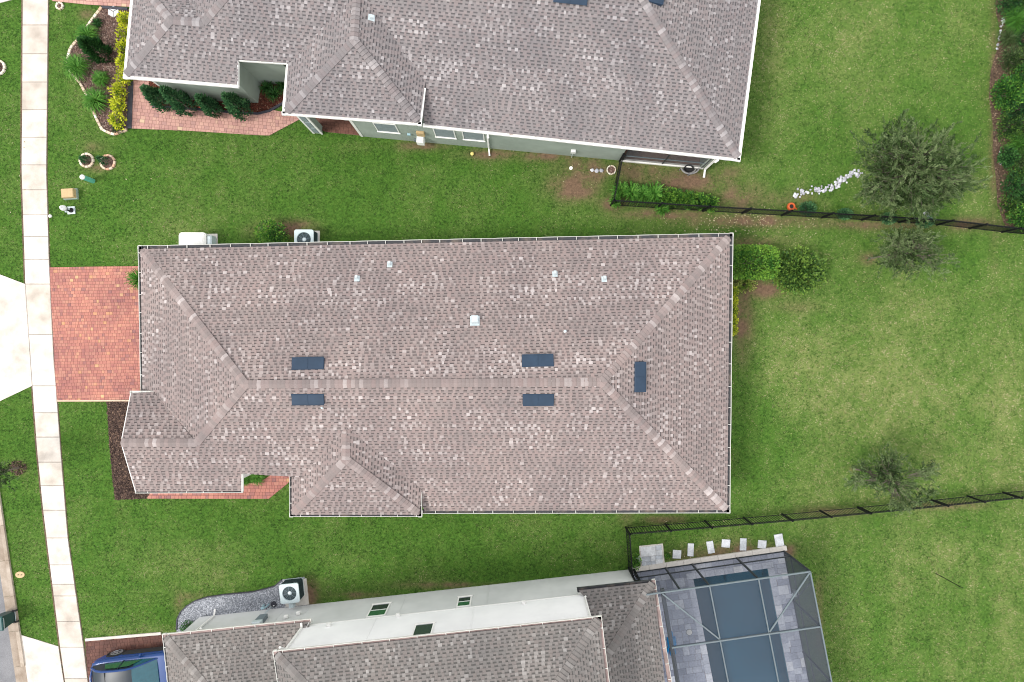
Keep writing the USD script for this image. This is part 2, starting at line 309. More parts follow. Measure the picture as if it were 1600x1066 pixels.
# regions of the ground that are not lawn (photo pixels at ground level)
SW_L = [(34, -60), (36, 0), (34, 267), (40, 445), (48, 560), (51, 603), (58, 700), (68, 800), (94, 1010), (102, 1066), (112, 1140)]
SW_R = [(76, -60), (76, 0), (73, 267), (77, 400), (84.5, 560), (88, 603), (95, 700), (106.5, 840), (131, 1010), (138, 1066), (148, 1140)]
def lerp_at(line, y):
    xs = [p[0] for p in line]; ys = [p[1] for p in line]; return float(np.interp(y, ys, xs))
CURB = [(-26, 600), (0, 768), (24, 930), (44, 1066), (56, 1150)]         # grass side edge of the kerb
driveway_px = [(78, 418), (216, 416), (300, 416), (300, 624), (218, 624), (89, 626)]
apron_px = [(-60, 400), (0, 429), (39.5, 444), (50.5, 603), (0, 627), (-60, 655)]
top_apron_px = [(-80, -60), (-80, 20), (0, 5), (19, 0), (36, -8), (36, -60)]
low_apron_px = [(33, 992), (91.5, 1010), (100, 1066), (108, 1150), (56, 1150), (44, 1066)]
walk_px = [(231, 779), (420, 779.5), (448, 757), (470, 735), (470, 700), (231, 700)]
bed_main_px = [(167, 627), (204, 625), (235, 640), (235, 770), (229, 779), (180, 781), (176, 745), (171, 690)]
notch_bed_px = [(378, 756), (398, 753.5), (412, 749), (425, 741), (428, 720), (378, 720)]
top_walk_px = [(209, 122), (203.5, 201), (300, 205), (400, 211.5), (421, 212), (472, 185), (505, 170), (505, 150), (440, 175), (425, 172), (404, 178.5), (360, 176), (240, 167), (232, 120)]
top_drive_px = [(81, -60), (82, 2), (140, 8), (197, 11), (240, 14), (240, -60)]
front_bed_px = [(160, 12), (142, 35), (127, 57), (111, 76), (106, 95), (110, 112), (126, 130), (137, 150), (149, 180), (160, 204), (178, 211.5), (199, 204), (203, 120), (205, 15)]
red_bed_px = [(232, 118), (240, 166), (360, 175.5), (404, 178), (425, 171.5), (444, 160), (470, 120), (405, 120)]
gravel_px = [(274, 1000), (276.5, 984), (277, 968), (282.5, 956), (291.5, 947), (305, 938.7), (324.5, 932.7), (350, 929), (395, 924.5), (417.5, 919), (429.5, 915.5), (442, 905.5), (476, 901.7), (480, 943), (480, 950), (312, 968), (290, 1000)]
rear_bed_px = [(1553, -40), (1556, 20), (1562, 45), (1557, 80), (1548, 110), (1545, 150), (1552, 200), (1551, 235), (1556, 280), (1558, 320), (1570, 352), (1640, 372), (1640, -40)]
low_drive_px = [(133, 1000), (252, 991), (300, 985), (300, 1180), (155, 1180), (139, 1066)]

low_rot = -0.1103    # image slope of the lower house's walls
deck_NW, deck_NE = np.array([6.25, -11.1, 0]), np.array([13.1, -10.13, 0])
dN = unit(deck_NE - deck_NW); _q = math.radians(2.9); dE = np.array([dN[1] * math.cos(_q) + dN[0] * math.sin(_q), -dN[0] * math.cos(_q) + dN[1] * math.sin(_q), 0])           # along the north edge; towards the south
deck_poly = [tuple((deck_NW - dN * 2.2)[:2]), tuple(deck_NE[:2]), tuple((deck_NE + dE * 11)[:2]), tuple((deck_NW - dN * 2.2 + dE * 11)[:2])]

region = {k: Polygon(px_poly(v)) for k, v in dict(drive=driveway_px, apron=apron_px, tapron=top_apron_px, lapron=low_apron_px, walk=walk_px, bedm=bed_main_px, notch=notch_bed_px,
          twalk=top_walk_px, tdrive=top_drive_px, fbed=front_bed_px, rbed=red_bed_px, gravel=gravel_px, ldrive=low_drive_px).items()}
region['sidewalk'] = Polygon(px_poly(SW_L) + px_poly(SW_R)[::-1])
region['road'] = Polygon(px_poly(CURB) + px_poly([(-400, 1150), (-400, 600)]))
region['deck'] = Polygon(deck_poly)
house_main = Polygon(px_poly([(278, 410), (1104, 393), (1100, 766), (655, 766), (655, 770), (502, 770), (502, 735), (425, 720), (400, 738), (278, 738)]))
house_top = Polygon(px_poly([(279, 155), (404, 161.5), (409, 131), (470, 134), (470, 180), (510, 200), (563, 213), (970, 251), (1098, 262), (1122, 5), (1130, -120), (250, -120)]))
house_low = Polygon(px_poly([(312, 964), (984, 890), (1010, 1150), (330, 1180)]))
bare = {'rear_bed': Polygon(px_poly(rear_bed_px))}
notlawn = unary_union([g.buffer(0) for g in region.values()] + [house_main, house_top, house_low])
shapely.prepare(notlawn)

# soil patches and dry patches of the lawn: (px, py, radius x, radius y, strength, soil or dry)
SOIL = [(1192, 452, 28, 14, .95), (1158, 500, 10, 50, .9), (1208, 418, 10, 20, .9), (660, 228, 40, 7, .7), (770, 240, 45, 9, .75), (860, 243, 50, 9, .7), (915, 268, 40, 28, .85), (900, 292, 40, 22, .8), (1000, 268, 50, 22, .6), (1080, 285, 70, 25, .75), (1150, 310, 45, 25, .7), (960, 318, 25, 12, .9),
        (1040, 335, 70, 8, .85), (1180, 345, 110, 10, .8), (1350, 352, 130, 7, .6), (1520, 350, 50, 10, .7), (1230, 310, 50, 14, .5), (1170, 440, 22, 22, .9), (1165, 480, 12, 60, .7), (1180, 378, 60, 9, .5), (445, 360, 40, 12, .9), (470, 352, 25, 8, .6),
        (1356, 404, 13, 10, .7), (1333, 733, 8, 6, .6), (1300, 800, 60, 7, .5), (1480, 790, 60, 6, .6), (1100, 868, 50, 16, .6), (1160, 862, 60, 14, .7), (1232, 862, 12, 12, .8), (1280, 965, 6, 60, .5), (486, 930, 12, 25, .9),
        (560, 930, 40, 5, .5), (700, 915, 80, 4, .6), (280, 945, 9, 20, .5), (300, 932, 30, 6, .4), (1040, 812, 40, 7, .6), (150, 230, 18, 9, .5), (152, 262, 20, 7, .5), (1553, 180, 6, 170, .6), (135, 22, 12, 8, .6), (28, 731, 14, 10, .6),
        (980, 815, 12, 14, .5), (1440, 350, 20, 8, .6), (1190, 400, 14, 12, .4), (1235, 480, 40, 10, .3), (1140, 270, 20, 12, .5)]
DRY = [(300, 355, 45, 18, .5), (240, 400, 70, 8, .5), (300, 870, 60, 30, .45), (200, 985, 60, 8, .6), (330, 905, 60, 22, .4), (1210, 60, 25, 80, .5), (1330, 60, 100, 60, .35), (1360, 560, 160, 90, .4), (1440, 640, 120, 80, .45), (1250, 570, 60, 50, .3),
       (1450, 480, 70, 60, .3), (1470, 890, 60, 30, .4), (1402, 960, 16, 110, .6), (1440, 1040, 14, 60, .3), (1520, 940, 12, 120, .3), (1572, 960, 22, 130, .65), (1480, 1040, 12, 60, .3), (1280, 760, 40, 30, .4), (1360, 770, 50, 15, .5), (1540, 745, 80, 40, .55), (1500, 860, 100, 22, .3), (660, 910, 60, 10, .3), (880, 830, 60, 20, .25),
       (130, 150, 12, 40, .2), (110, 290, 40, 10, .2), (1120, 850, 80, 12, .3), (1560, 640, 30, 60, .4), (560, 230, 60, 10, .2), (1300, 620, 60, 60, .35)]

def lawn_fields(x, y):
    """dryness and bare soil of the lawn at the ground points x, y"""
    p = np.stack([x, y, np.zeros_like(x)], -1)
    px, py = 800 + F * x / H, 533 - F * y / H
    n1 = meshkit.fbm(p * 0.45 + 31, 4, 3); n2 = meshkit.fbm(p * 1.7 + 7, 3, 5)
    back = np.clip((px - 900) / 400, 0, 1) * np.clip((py + 200) / 200, 0, 1)
    mow = 0.5 + 0.5 * np.sin((px - 0.12 * py) / 26.0 + 2.2 * (n1 - .5))
    dry = 0.08 + 0.17 * back + 0.42 * (n1 - 0.5) + 0.5 * (n2 - 0.5) + 0.2 * back * (mow - 0.5)
    soil = np.zeros_like(x)
    for a, b, rx, ry, s in DRY: dry = dry + s * 0.75 * np.exp(-(((px - a) / rx) ** 2 + ((py - b) / ry) ** 2)) * (0.4 + 1.2 * n2)
    for a, b, rx, ry, s in SOIL:
        soil = np.maximum(soil, s * np.exp(-(((px - a) / rx) ** 2 + ((py - b) / ry) ** 2) * 0.9))
    soil = np.clip(soil * (0.3 + 1.4 * n2) * 1.25, 0, 1)
    return np.clip(dry, 0, 1), soil

M['lawn'] = usdkit.material(stage, LK + 'lawn', {
    'uv': ('uvmap', {'attribute': 'st'}), 's': ('separate_xyz', {}), 'g': ('geometry', {}),
    'n': ('noise_texture', {'scale': 7.0, 'detail': 6.0, 'roughness': 0.8}), 'rl': ('rgb_ramp', {'ramp': [(0.3, (0.024, 0.062, 0.01)), (0.5, (0.054, 0.128, 0.018)), (0.72, (0.112, 0.2, 0.035))]}),
    'rd': ('rgb_ramp', {'ramp': [(0.3, (0.075, 0.128, 0.028)), (0.7, (0.205, 0.23, 0.08))]}), 'rs': ('rgb_ramp', {'ramp': [(0.3, (0.075, 0.05, 0.034)), (0.7, (0.22, 0.14, 0.09))]}),
    'm1': ('mix_color', {}), 'm2': ('mix_color', {}), 'b': ('bump', {'strength': 0.7, 'distance': 0.03}), 'p': ('principled_bsdf', {'roughness': 0.95, 'specular_ior_level': 0.1})},
    [('uv.UV', 's.vector'), ('g.position', 'n.vector'), ('n.fac', 'rl.fac'), ('n.fac', 'rd.fac'), ('n.fac', 'rs.fac'), ('rl.color', 'm1.a'), ('rd.color', 'm1.b'), ('s.x', 'm1.fac'),
     ('m1.result', 'm2.a'), ('rs.color', 'm2.b'), ('s.y', 'm2.fac'), ('m2.result', 'p.base_color'), ('n.fac', 'b.height'), ('b.normal', 'p.normal')], surface='p.BSDF')
def grid_axis(a, b, step): return np.concatenate([[-220, -120, -60, -38], np.arange(a, b, step), [38, 60, 120, 220]])
gx, gy = grid_axis(-26, 26.01, 0.16), grid_axis(-18, 18.01, 0.16)
# the pool is dug out of the ground sheet
pool_c = [P(1081, 910), P(1198, 895.6)]
pA = deck_NW + dN * 2.38 + dE * 0.72; pB = pA + dN * 3.62
pool_xy = [pA, pB, pB + dE * 8.6, pA + dE * 8.6]
pool_poly = Polygon([tuple(p[:2]) for p in pool_xy])
GX, GY = np.meshgrid(gx, gy)
dry, soil = lawn_fields(GX, GY)
nx, ny = len(gx), len(gy)
V = np.c_[GX.ravel(), GY.ravel(), np.zeros(nx * ny)]
q = np.arange(nx * ny).reshape(ny, nx)
Q = np.stack([q[:-1, :-1], q[:-1, 1:], q[1:, 1:], q[1:, :-1]], -1).reshape(-1, 4)
cen = V[Q].mean(1)
hole = shapely.contains_xy(pool_poly.buffer(0.25), cen[:, 0], cen[:, 1])
MB().add(V, Q[~hole], np.c_[dry.ravel(), soil.ravel()]).build('lawn', M['lawn'], kind='structure')

# grass blades, nobody could count them
def grass(n_per_m2=210):
    x0, x1, y0, y1 = -25.6, 25.6, -17.2, 17.2
    n = int((x1 - x0) * (y1 - y0) * n_per_m2)
    x, y = rng.uniform(x0, x1, n), rng.uniform(y0, y1, n)
    keep = ~shapely.contains_xy(notlawn, x, y)
    keep &= ~shapely.contains_xy(bare['rear_bed'], x, y)
    x, y = x[keep], y[keep]
    dry, soil = lawn_fields(x, y)
    keep = rng.random(len(x)) > soil * 1.05
    x, y, dry = x[keep], y[keep], dry[keep]
    k = 3; n = len(x)
    x = np.repeat(x, k) + rng.normal(0, 0.018, n * k); y = np.repeat(y, k) + rng.normal(0, 0.018, n * k); dry = np.repeat(dry, k)
    q3 = np.c_[x, y, 0 * x]; tone = np.clip(0.52 + 0.85 * (meshkit.noise(q3 * 12.0, 2) - 0.5) + 0.75 * (meshkit.noise(q3 * 2.6, 4) - 0.5) + rng.normal(0, 0.19, n * k), 0, 1)
    a = rng.uniform(0, 2 * np.pi, n * k); L = rng.uniform(0.035, 0.085, n * k); w = rng.uniform(0.007, 0.015, n * k); up = rng.uniform(0.25, 0.9, n * k)
    d = np.c_[np.cos(a), np.sin(a)]
    V = np.empty((n * k, 3, 3))
    V[:, 0] = np.c_[x - d[:, 1] * w, y + d[:, 0] * w, np.zeros(n * k)]
    V[:, 1] = np.c_[x + d[:, 1] * w, y - d[:, 0] * w, np.zeros(n * k)]
    V[:, 2] = np.c_[x + d[:, 0] * L * (1 - up * .6), y + d[:, 1] * L * (1 - up * .6), L * up]
    isdry = rng.random(n * k) < dry * 0.62 * np.clip(2.4 * meshkit.noise(q3 * 7.0, 9) - 0.4, 0, 2)
    uv = np.c_[np.where(isdry, 0.72 + 0.28 * tone, 0.55 * tone + 0.1 * dry), np.zeros(n * k)]
    MB().add(V.reshape(-1, 3), np.arange(n * k * 3).reshape(-1, 3), np.repeat(uv, 3, 0)).build('grass', M['grass'], kind='stuff', label='mown green lawn grass with straw coloured dry blades', cat='grass')
M['grass'] = toned('grass_blades', [(0, (0.03, 0.075, 0.012)), (0.3, (0.064, 0.145, 0.019)), (0.6, (0.142, 0.252, 0.038)), (0.7, (0.2, 0.265, 0.06)), (0.78, (0.28, 0.27, 0.115)), (1, (0.52, 0.46, 0.28))], 0.7, 0.1, 20, 0.14, 0.8, trans=0.25)
grass()

# ------------------------------------------------------------------ pieces cut to an outline
def cut(rects, poly):
    """rects (n,4: u0,v0,u1,v1) cut to a polygon: (indices of whole ones, [(index, ring), ...])"""
    shapely.prepare(poly)
    r = np.asarray(rects); ins = np.ones(len(r), bool); anyin = np.zeros(len(r), bool)
    inner = poly.buffer(-1e-4); shapely.prepare(inner)
    for a, b in ((0, 1), (2, 1), (2, 3), (0, 3)):
        c = shapely.contains_xy(inner, r[:, a], r[:, b]); ins &= c; anyin |= c
    whole = np.nonzero(ins)[0]; part = []
    for i in np.nonzero(~ins)[0]:
        b = sbox(*r[i])
        if not poly.intersects(b): continue
        g = poly.intersection(b)
        for q in getattr(g, 'geoms', [g]):
            if q.geom_type == 'Polygon' and q.area > 4e-4:
                ring = np.array(shapely.geometry.polygon.orient(q).exterior.coords)[:-1]
                if len(ring) >= 3: part.append((i, ring))
    return whole, part

def slabs(mb, rects, poly, height, tone, frame, base=-0.02):
    """lay pieces on the plane frame=(o,u,v,n); height(i, V) gives the top's height above the plane"""
    o, u, v, n = frame; r = np.asarray(rects)
    whole, part = cut(r, poly)
    def place(U, Vv, h): return o + U[..., None] * u + Vv[..., None] * v + h[..., None] * n
    if len(whole):
        w = r[whole]; U = w[:, [0, 2, 2, 0]]; Vv = w[:, [1, 1, 3, 3]]
        h = height(whole[:, None], Vv)
        T = place(U, Vv, h); B = place(U, Vv, np.full_like(h, base))
        verts = np.concatenate([T, B], 1)
        k = np.arange(len(whole))[:, None, None] * 8
        fq = np.array([[0, 1, 2, 3], [4, 5, 1, 0], [5, 6, 2, 1], [7, 4, 0, 3]])
        q = (k + fq[None]).reshape(-1, 4)
        uv = np.repeat(np.c_[tone[whole], np.zeros(len(whole))], 8, 0)
        mb.add(verts.reshape(-1, 3), q, uv)
    for i, ring in part:
        U, Vv = ring[:, 0], ring[:, 1]; h = height(np.array([i] * len(ring)), Vv); m = len(ring)
        T = place(U, Vv, h); B = place(U, Vv, np.full_like(h, base))
        f = [[0, a, a + 1] for a in range(1, m - 1)]
        for a in range(m):
            b = (a + 1) % m; f += [[m + a, m + b, b], [m + a, b, a]]
        mb.add(np.vstack([T, B]), f, (tone[i], 0))

def bricks(mb, poly, angle, row, widths, gap, top, seed, tone_shift=0.0, base=0.0):
    """paver rows over a ground polygon"""
    g = np.random.default_rng(seed); a = math.radians(angle)
    u, v, n = np.array([math.cos(a), math.sin(a), 0]), np.array([-math.sin(a), math.cos(a), 0]), np.array([0, 0, 1.0])
    q = shapely.affinity.rotate(poly, -angle, origin=(0, 0)); x0, y0, x1, y1 = q.bounds
    R = []
    y = y0
    while y < y1:
        x = x0 - g.uniform(0, max(widths))
        while x < x1:
            w = g.choice(widths); R.append((x + gap / 2, y + gap / 2, x + w - gap / 2, y + row - gap / 2)); x += w
        y += row
    tone = np.clip(g.normal(0.46 + tone_shift, 0.19, len(R)), 0, 1); dz = g.normal(0, 0.002, len(R))
    slabs(mb, R, q, lambda i, V: top + dz[i] + 0 * V, tone, (np.zeros(3), u, v, n), base)

# ------------------------------------------------------------------ pavements, drives, road
side = thing('sidewalk', kind='structure')
joints = [-60, -5, 39.6, 84.7, 128.6, 172, 214.8, 258, 297, 336, 370, 406, 444, 523, 603, 645, 683, 722, 759, 797, 840.5, 882.5, 912.5, 931, 971, 1011, 1060, 1110, 1140]
for a, b in zip(joints[:-1], joints[1:]):
    ys = [a + (b - a) * t for t in (0, 0.5, 1)]
    ring = px_poly([(lerp_at(SW_L, y), y) for y in ys] + [(lerp_at(SW_R, y), y) for y in ys[::-1]])
    g = Polygon(ring).buffer(-0.012, join_style=2)
    top = 0.045 + rng.normal(0, 0.002); m = MB().prism(g, -0.03, top - 0.008, (rng.random(), 0))
    m.prism(g.buffer(-0.008, join_style=2), top - 0.008, top, (float(np.clip(rng.normal(.6, .25), 0, 1)), 0))
    m.build('sidewalk_slab', M['concrete'], side)
MB().sheet(unary_union([region['sidewalk'].buffer(0.03), shapely.affinity.translate(region['sidewalk'], -0.085, 0)]).difference(region['sidewalk']), 0.012).build('soil_edge', M['soil'], side)
MB().sheet(region['sidewalk'], 0.02).build('joint_bed', M['joint'], side)
for nm, key, lbl in (('driveway_apron', 'apron', None), ('driveway_apron', 'tapron', None), ('driveway_apron', 'lapron', None)):
    g = region[key].difference(region['sidewalk'].buffer(0.012)).buffer(0)
    ap = thing(nm, kind='structure')
    MB().prism(g, -0.03, 0.042, (0.72, 0)).build('apron_slab', M['concrete'], ap)

road = thing('road', kind='structure')
cl = np.array([P(*p) for p in CURB])
MB().sheet(Polygon([tuple(p[:2]) for p in cl - [0.55, 0, 0]] + [(-60, cl[-1][1]), (-60, cl[0][1])]), 0.006).build('asphalt', M['asphalt'], road)
kerb = thing('kerb', kind='structure')
# kerb stones and gutter pan in lengths
dense = np.array([P(np.interp(y, [c[1] for c in CURB], [c[0] for c in CURB]), y) for y in np.arange(600, 1151, 55)])
for a, b in zip(dense[:-1], dense[1:]):
    s_ = unit(np.cross(b - a, [0, 0, 1.0])); d = unit(b - a) * 0.006
    if s_[0] > 0: s_ = -s_
    low = a[1] < P(0, 985)[1]
    MB().bar(a + d, b - d, s_, 0.0, 0.17, -0.02, 0.05 if low else 0.11, (rng.random(), 0)).build('kerb_stone', M['curb'], kerb)
    MB().bar(a + d, b - d, s_, 0.18, 0.57, -0.02, 0.02, (rng.random() * 0.5, 0)).build('gutter_pan', M['curb'], kerb)

def paved(name, key, mat, angle, row, widths, seed, z=0.05, shift=0.0, minus=None):
    g = region[key] if minus is None else region[key].difference(minus).buffer(0)
    t = thing(name, kind='structure')
    MB().sheet(g, z - 0.022).build('sand_bed', M['sand'], t)
    mb = MB(); bricks(mb, g, angle, row, widths, 0.012, z, seed, shift, z - 0.03); mb.build('pavers', mat, t, kind='stuff')
    return t
paved('paver_driveway', 'drive', M['brick_red'], 1.0, 0.148, [0.11, 0.16, 0.2], 11, minus=region['sidewalk'].buffer(0.01))
paved('front_walkway', 'walk', M['brick_red'], 0.0, 0.165, [0.13, 0.19, 0.24], 12, shift=-.05, minus=unary_union([region['notch'], region['bedm']]).buffer(0.01))
paved('paver_walkway', 'twalk', M['brick_pink'], -6.0, 0.165, [0.13, 0.19, 0.24], 13, minus=region['rbed'].buffer(0.02))
paved('neighbour_driveway', 'tdrive', M['brick_pink'], -4.0, 0.165, [0.13, 0.19, 0.24], 14, shift=.1, minus=region['sidewalk'].buffer(0.01))
paved('brown_driveway', 'ldrive', M['brick_brown'], 6.3, 0.165, [0.13, 0.19, 0.24], 15, minus=region['sidewalk'].buffer(0.01))
porch = Polygon(px_poly([(500, 186), (545, 186), (566, 213), (508, 207)])).buffer(0)
region['porch'] = Polygon(px_poly([(480, 150), (566, 160), (565, 212.5), (508, 206.5), (480, 190)]))
paved('entry_porch_floor', 'porch', M['brick_brown'], -6.0, 0.165, [0.13, 0.19, 0.24], 16, z=0.07, shift=0.5)
kb = MB(); a, b = P(134, 999.5), P(252, 989.5)
kb.bar(a, b, unit(np.cross(b - a, [0, 0, 1.0])), -0.06, 0.06, 0, 0.075, (0.9, 0)); kb.build('drive_edging', M['concrete'], kind='structure')
kb = MB(); a, b = P(90, 626), P(206, 625.5)
kb.bar(a, b, np.array([0, -1.0, 0]), -0.02, 0.05, 0, 0.058, (0.3, 0)); kb.build('driveway_edging', M['edge_stone'], kind='structure')

# beds
def chips(mb, poly, n, size, zmax, seed, thin=0.35):
    g = np.random.default_rng(seed); x0, y0, x1, y1 = poly.bounds
    x, y = g.uniform(x0, x1, n), g.uniform(y0, y1, n); k = shapely.contains_xy(poly, x, y); x, y = x[k], y[k]; n = len(x)
    a = g.uniform(0, 2 * np.pi, n); L = g.uniform(0.4, 1.0, n) * size; W = L * g.uniform(thin, 0.9, n); z = g.uniform(0.02, zmax, n); t = g.normal(0, 0.3, (n, 2))
    c, s = np.cos(a), np.sin(a); V = np.empty((n, 5, 3))
    for i, (p, q) in enumerate(((-1, -1), (1, -1), (1, 1), (-1, 1))):
        V[:, i, 0] = x + (c * p * L - s * q * W) / 2; V[:, i, 1] = y + (s * p * L + c * q * W) / 2; V[:, i, 2] = z + (t[:, 0] * p * L + t[:, 1] * q * W) * 0.5
    V[:, 4] = np.c_[x, y, z + L * 0.35]
    f = (np.arange(n)[:, None, None] * 5 + np.array([[0, 1, 4], [1, 2, 4], [2, 3, 4], [3, 0, 4]])).reshape(-1, 3)
    mb.add(V.reshape(-1, 3), f, np.repeat(np.c_[g.random(n), np.zeros(n)], 5, 0))
def bed(name, key_or_poly, mat, n, seed, size=0.09, z=0.02, zmax=0.05, piece='mulch_chips'):
    g = region[key_or_poly] if isinstance(key_or_poly, str) else key_or_poly
    t = thing(name, kind='structure'); MB().sheet(g, z, (0.35, 0)).build('bed_soil', mat, t)
    mb = MB(); chips(mb, g, n, size, zmax, seed); mb.build(piece, mat, t, kind='stuff'); return t
bed('mulch_bed', 'bedm', M['mulch_dark'], 7000, 21)
bed('planting_bed', region['fbed'], M['mulch_brown'], 9000, 22)
bed('red_mulch_bed', region['rbed'], M['mulch_red'], 7000, 23, z=0.03)
bed('gravel_bed', region['gravel'].difference(house_low), M['gravel'], 26000, 24, size=0.06, piece='pebbles', zmax=0.03)
bed('rear_bed', bare['rear_bed'], M['mulch_rear'], 9000, 25, z=0.016)


# ------------------------------------------------------------------ roofs
class Plane:
    """z = a x + b y + c, least squares through points"""
    def __init__(s, pts):
        pts = np.asarray(pts, float)
        s.a, s.b, s.c = np.linalg.lstsq(np.c_[pts[:, :2], np.ones(len(pts))], pts[:, 2], rcond=None)[0]
        s.n = unit([-s.a, -s.b, 1.0])
    @staticmethod
    def eave(p0, p1, pitch, inside):
        p0, p1 = np.asarray(p0, float), np.asarray(p1, float); d = unit((p1 - p0) * [1, 1, 0]); up = np.array([-d[1], d[0], 0])
        if np.dot(np.asarray(inside, float) - p0, up) < 0: up = -up
        return Plane([p0, p1, p0 + up + [0, 0, pitch], p1 + up + [0, 0, pitch]])
    def at(s, px, py):
        kx, ky = (px - 800) / F, (533 - py) / F; q = s.a * kx + s.b * ky
        return P(px, py, (q * H + s.c) / (1 + q))
    def z(s, x, y): return s.a * x + s.b * y + s.c

def meet(A, B, z):
    """point where two planes and the level z meet"""
    x, y = np.linalg.solve([[A.a, A.b], [B.a, B.b]], [z - A.c, z - B.c]); return np.array([x, y, z])

EXPO = 0.134
def shingle_field(plane, ring3, eave_dir, seed, keep_box=None):
    g = np.random.default_rng(seed); n = plane.n; u = unit(np.asarray(eave_dir, float)); u = unit(u - n * np.dot(u, n)); v = np.cross(n, u)
    if v[2] < 0: u, v = -u, -v
    o = np.array(ring3[0], float); o[2] = plane.z(o[0], o[1]); U = [(np.dot(p - o, u), np.dot(p - o, v)) for p in np.asarray(ring3, float)]
    poly = Polygon(U).buffer(0)
    if keep_box is not None:     # only what can be seen from about here
        ck = [plane.at(x, y) for x, y in keep_box]; poly = poly.intersection(Polygon([(np.dot(p - o, u), np.dot(p - o, v)) for p in ck]).buffer(0))
    x0, y0, x1, y1 = poly.bounds; R, kind, tone = [], [], []
    y = y0; row = 0
    while y < y1:
        x = x0 - g.uniform(0, 0.5); patch = g.normal(0, 0.05)
        while x < x1:
            w = g.choice([0.09, 0.115, 0.14, 0.17]); c = g.choice([0.10, 0.125, 0.15, 0.18])
            fld = 1.5 * (meshkit.noise(np.array([x * 0.9, y * 1.6, seed * 3.7]), 5) - 0.5) + 1.1 * (meshkit.noise(np.array([x * 2.6, y * 3.9, seed * 1.3]), 8) - 0.5)
            R.append((x, y, x + w, y + EXPO)); kind.append(0); pale_tab = g.random() < np.clip(0.46 + 0.42 * fld, 0.1, 0.9); tone.append(np.clip((0.72 if pale_tab else 0.60) + 0.09 * fld + g.normal(0, 0.06) + patch, 0.36, 0.92)); x += w  # some tabs are paler by their own colour, picked at random
            m = y + EXPO * g.uniform(0.5, 0.6)
            R.append((x, y, x + c, m)); kind.append(1); tone.append(np.clip(0.5 + 0.1 * fld + g.normal(0, 0.08) + patch, 0.3, 0.9))
            R.append((x, m, x + c, y + EXPO)); kind.append(2); tone.append(float(np.clip(g.normal(0.13, 0.07), 0, 0.25))); x += c
        y += EXPO; row += 1
    R, kind, tone = np.array(R), np.array(kind), np.array(tone)
    butt = np.array([0.024, 0.013, 0.009])[kind]; back = np.array([0.009, 0.009, 0.006])[kind]; v0 = R[:, 1]; dv = R[:, 3] - R[:, 1]
    mb = MB()
    slabs(mb, R, poly, lambda i, Vv: butt[i] + (back[i] - butt[i]) * np.clip((Vv - v0[i]) / dv[i], 0, 1), tone, (o, u, v, n))
    return mb

caps_made = {}
def ridge_caps(house, roof, a, b, planes, mat, seed, width=0.165, step=0.165):
    """overlapping cap pieces from the low end a to the high end b"""
    g = np.random.default_rng(seed); a, b = np.asarray(a, float), np.asarray(b, float); L = np.linalg.norm(b - a); d = (b - a) / L
    W = []
    for p in planes:
        w = unit(np.cross(d, p.n)); W.append(w if w[2] < 0 else -w)
    up = unit(planes[0].n + planes[1].n); k = max(1, int(round(L / step))); st = L / k; spill = MB()
    for i in range(k):
        p0, p1 = a + d * (i * st - 0.02), a + d * ((i + 1) * st + 0.02); V = []
        for p, h in ((p0, 0.066), (p1, 0.030)):
            V += [p + W[0] * width + planes[0].n * h, p + up * (h + 0.006), p + W[1] * width + planes[1].n * h]
        V += [x - up * 0.035 for x in V]
        f = [[0, 1, 4, 3], [1, 2, 5, 4], [6, 7, 1, 0], [7, 8, 2, 1], [9, 10, 4, 3], [10, 11, 5, 4], [0, 3, 9, 6], [2, 5, 11, 8]]
        t = g.random(); tone = float(np.clip((0.5 if t < .5 else 0.66 if t < .8 else 0.8) + g.normal(0, 0.05), 0.3, 1))
        n = caps_made.get(house, 0); caps_made[house] = n + 1
        if n < 300: MB().add(V, f, (tone, 0)).build('ridge_cap', mat, roof)
        else: spill.add(V, f, (tone, 0))
    spill.build('ridge_cap_run', mat, roof, kind='stuff')

def gutter(house, a, b, inside, bed_mat, lip='gutter_white', straps=0.86, depth=0.105, width=0.15, seed=0, lipw=0.017, bedz=None):
    a, b = np.asarray(a, float), np.asarray(b, float); d = unit(b - a); s_ = unit(np.cross(d, [0, 0, 1.0])); mid = (a + b) / 2
    if np.dot((np.asarray(inside, float) - mid) * [1, 1, 0], s_) < 0: s_ = -s_
    mb = MB().bar(a, b, s_, 0, lipw, -depth, 0).bar(a, b, s_, lipw, width, -depth - 0.012, -depth + 0.008);
    s0_ = s_
    for p in (a, b): mb.bar(p - d * 0.012, p + d * 0.012, s_, -0.004, width + 0.004, -depth - 0.015, -0.004)
    gp = mb.build('gutter', M[lip], house)
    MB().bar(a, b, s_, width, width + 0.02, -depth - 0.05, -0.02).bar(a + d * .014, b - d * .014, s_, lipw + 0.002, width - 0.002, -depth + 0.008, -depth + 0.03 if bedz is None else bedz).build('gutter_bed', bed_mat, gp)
    g = np.random.default_rng(seed + 99); L = np.linalg.norm(b - a); x = g.uniform(0.25, 0.6)
    while x < L - 0.15:
        p = a + d * x; MB().bar(p - d * 0.013, p + d * 0.013, s_, 0.004, width - .002, -0.022, -0.006).build('gutter_strap', M[lip], gp); x += straps * g.uniform(0.8, 1.2)
    return gp

def wall(house, xy, z0, z1, mat, name='wall'):
    return MB().prism(Polygon(xy), z0, z1).build(name, mat, house)

def roof_sheet(rings, mat='felt'):
    mb = MB()
    for pl, ring in rings:
        g = Polygon([(p[0], p[1]) for p in ring]).buffer(0)
        for q in getattr(g, 'geoms', [g]):
            v2, f = trimesh.creation.triangulate_polygon(q, engine='earcut')
            v2 = np.asarray(v2); z = pl.z(v2[:, 0], v2[:, 1]) - 0.006
            mb.add(np.c_[v2, z], f); mb.add(np.c_[v2, z - 0.03], np.asarray(f)[:, ::-1])
    return mb

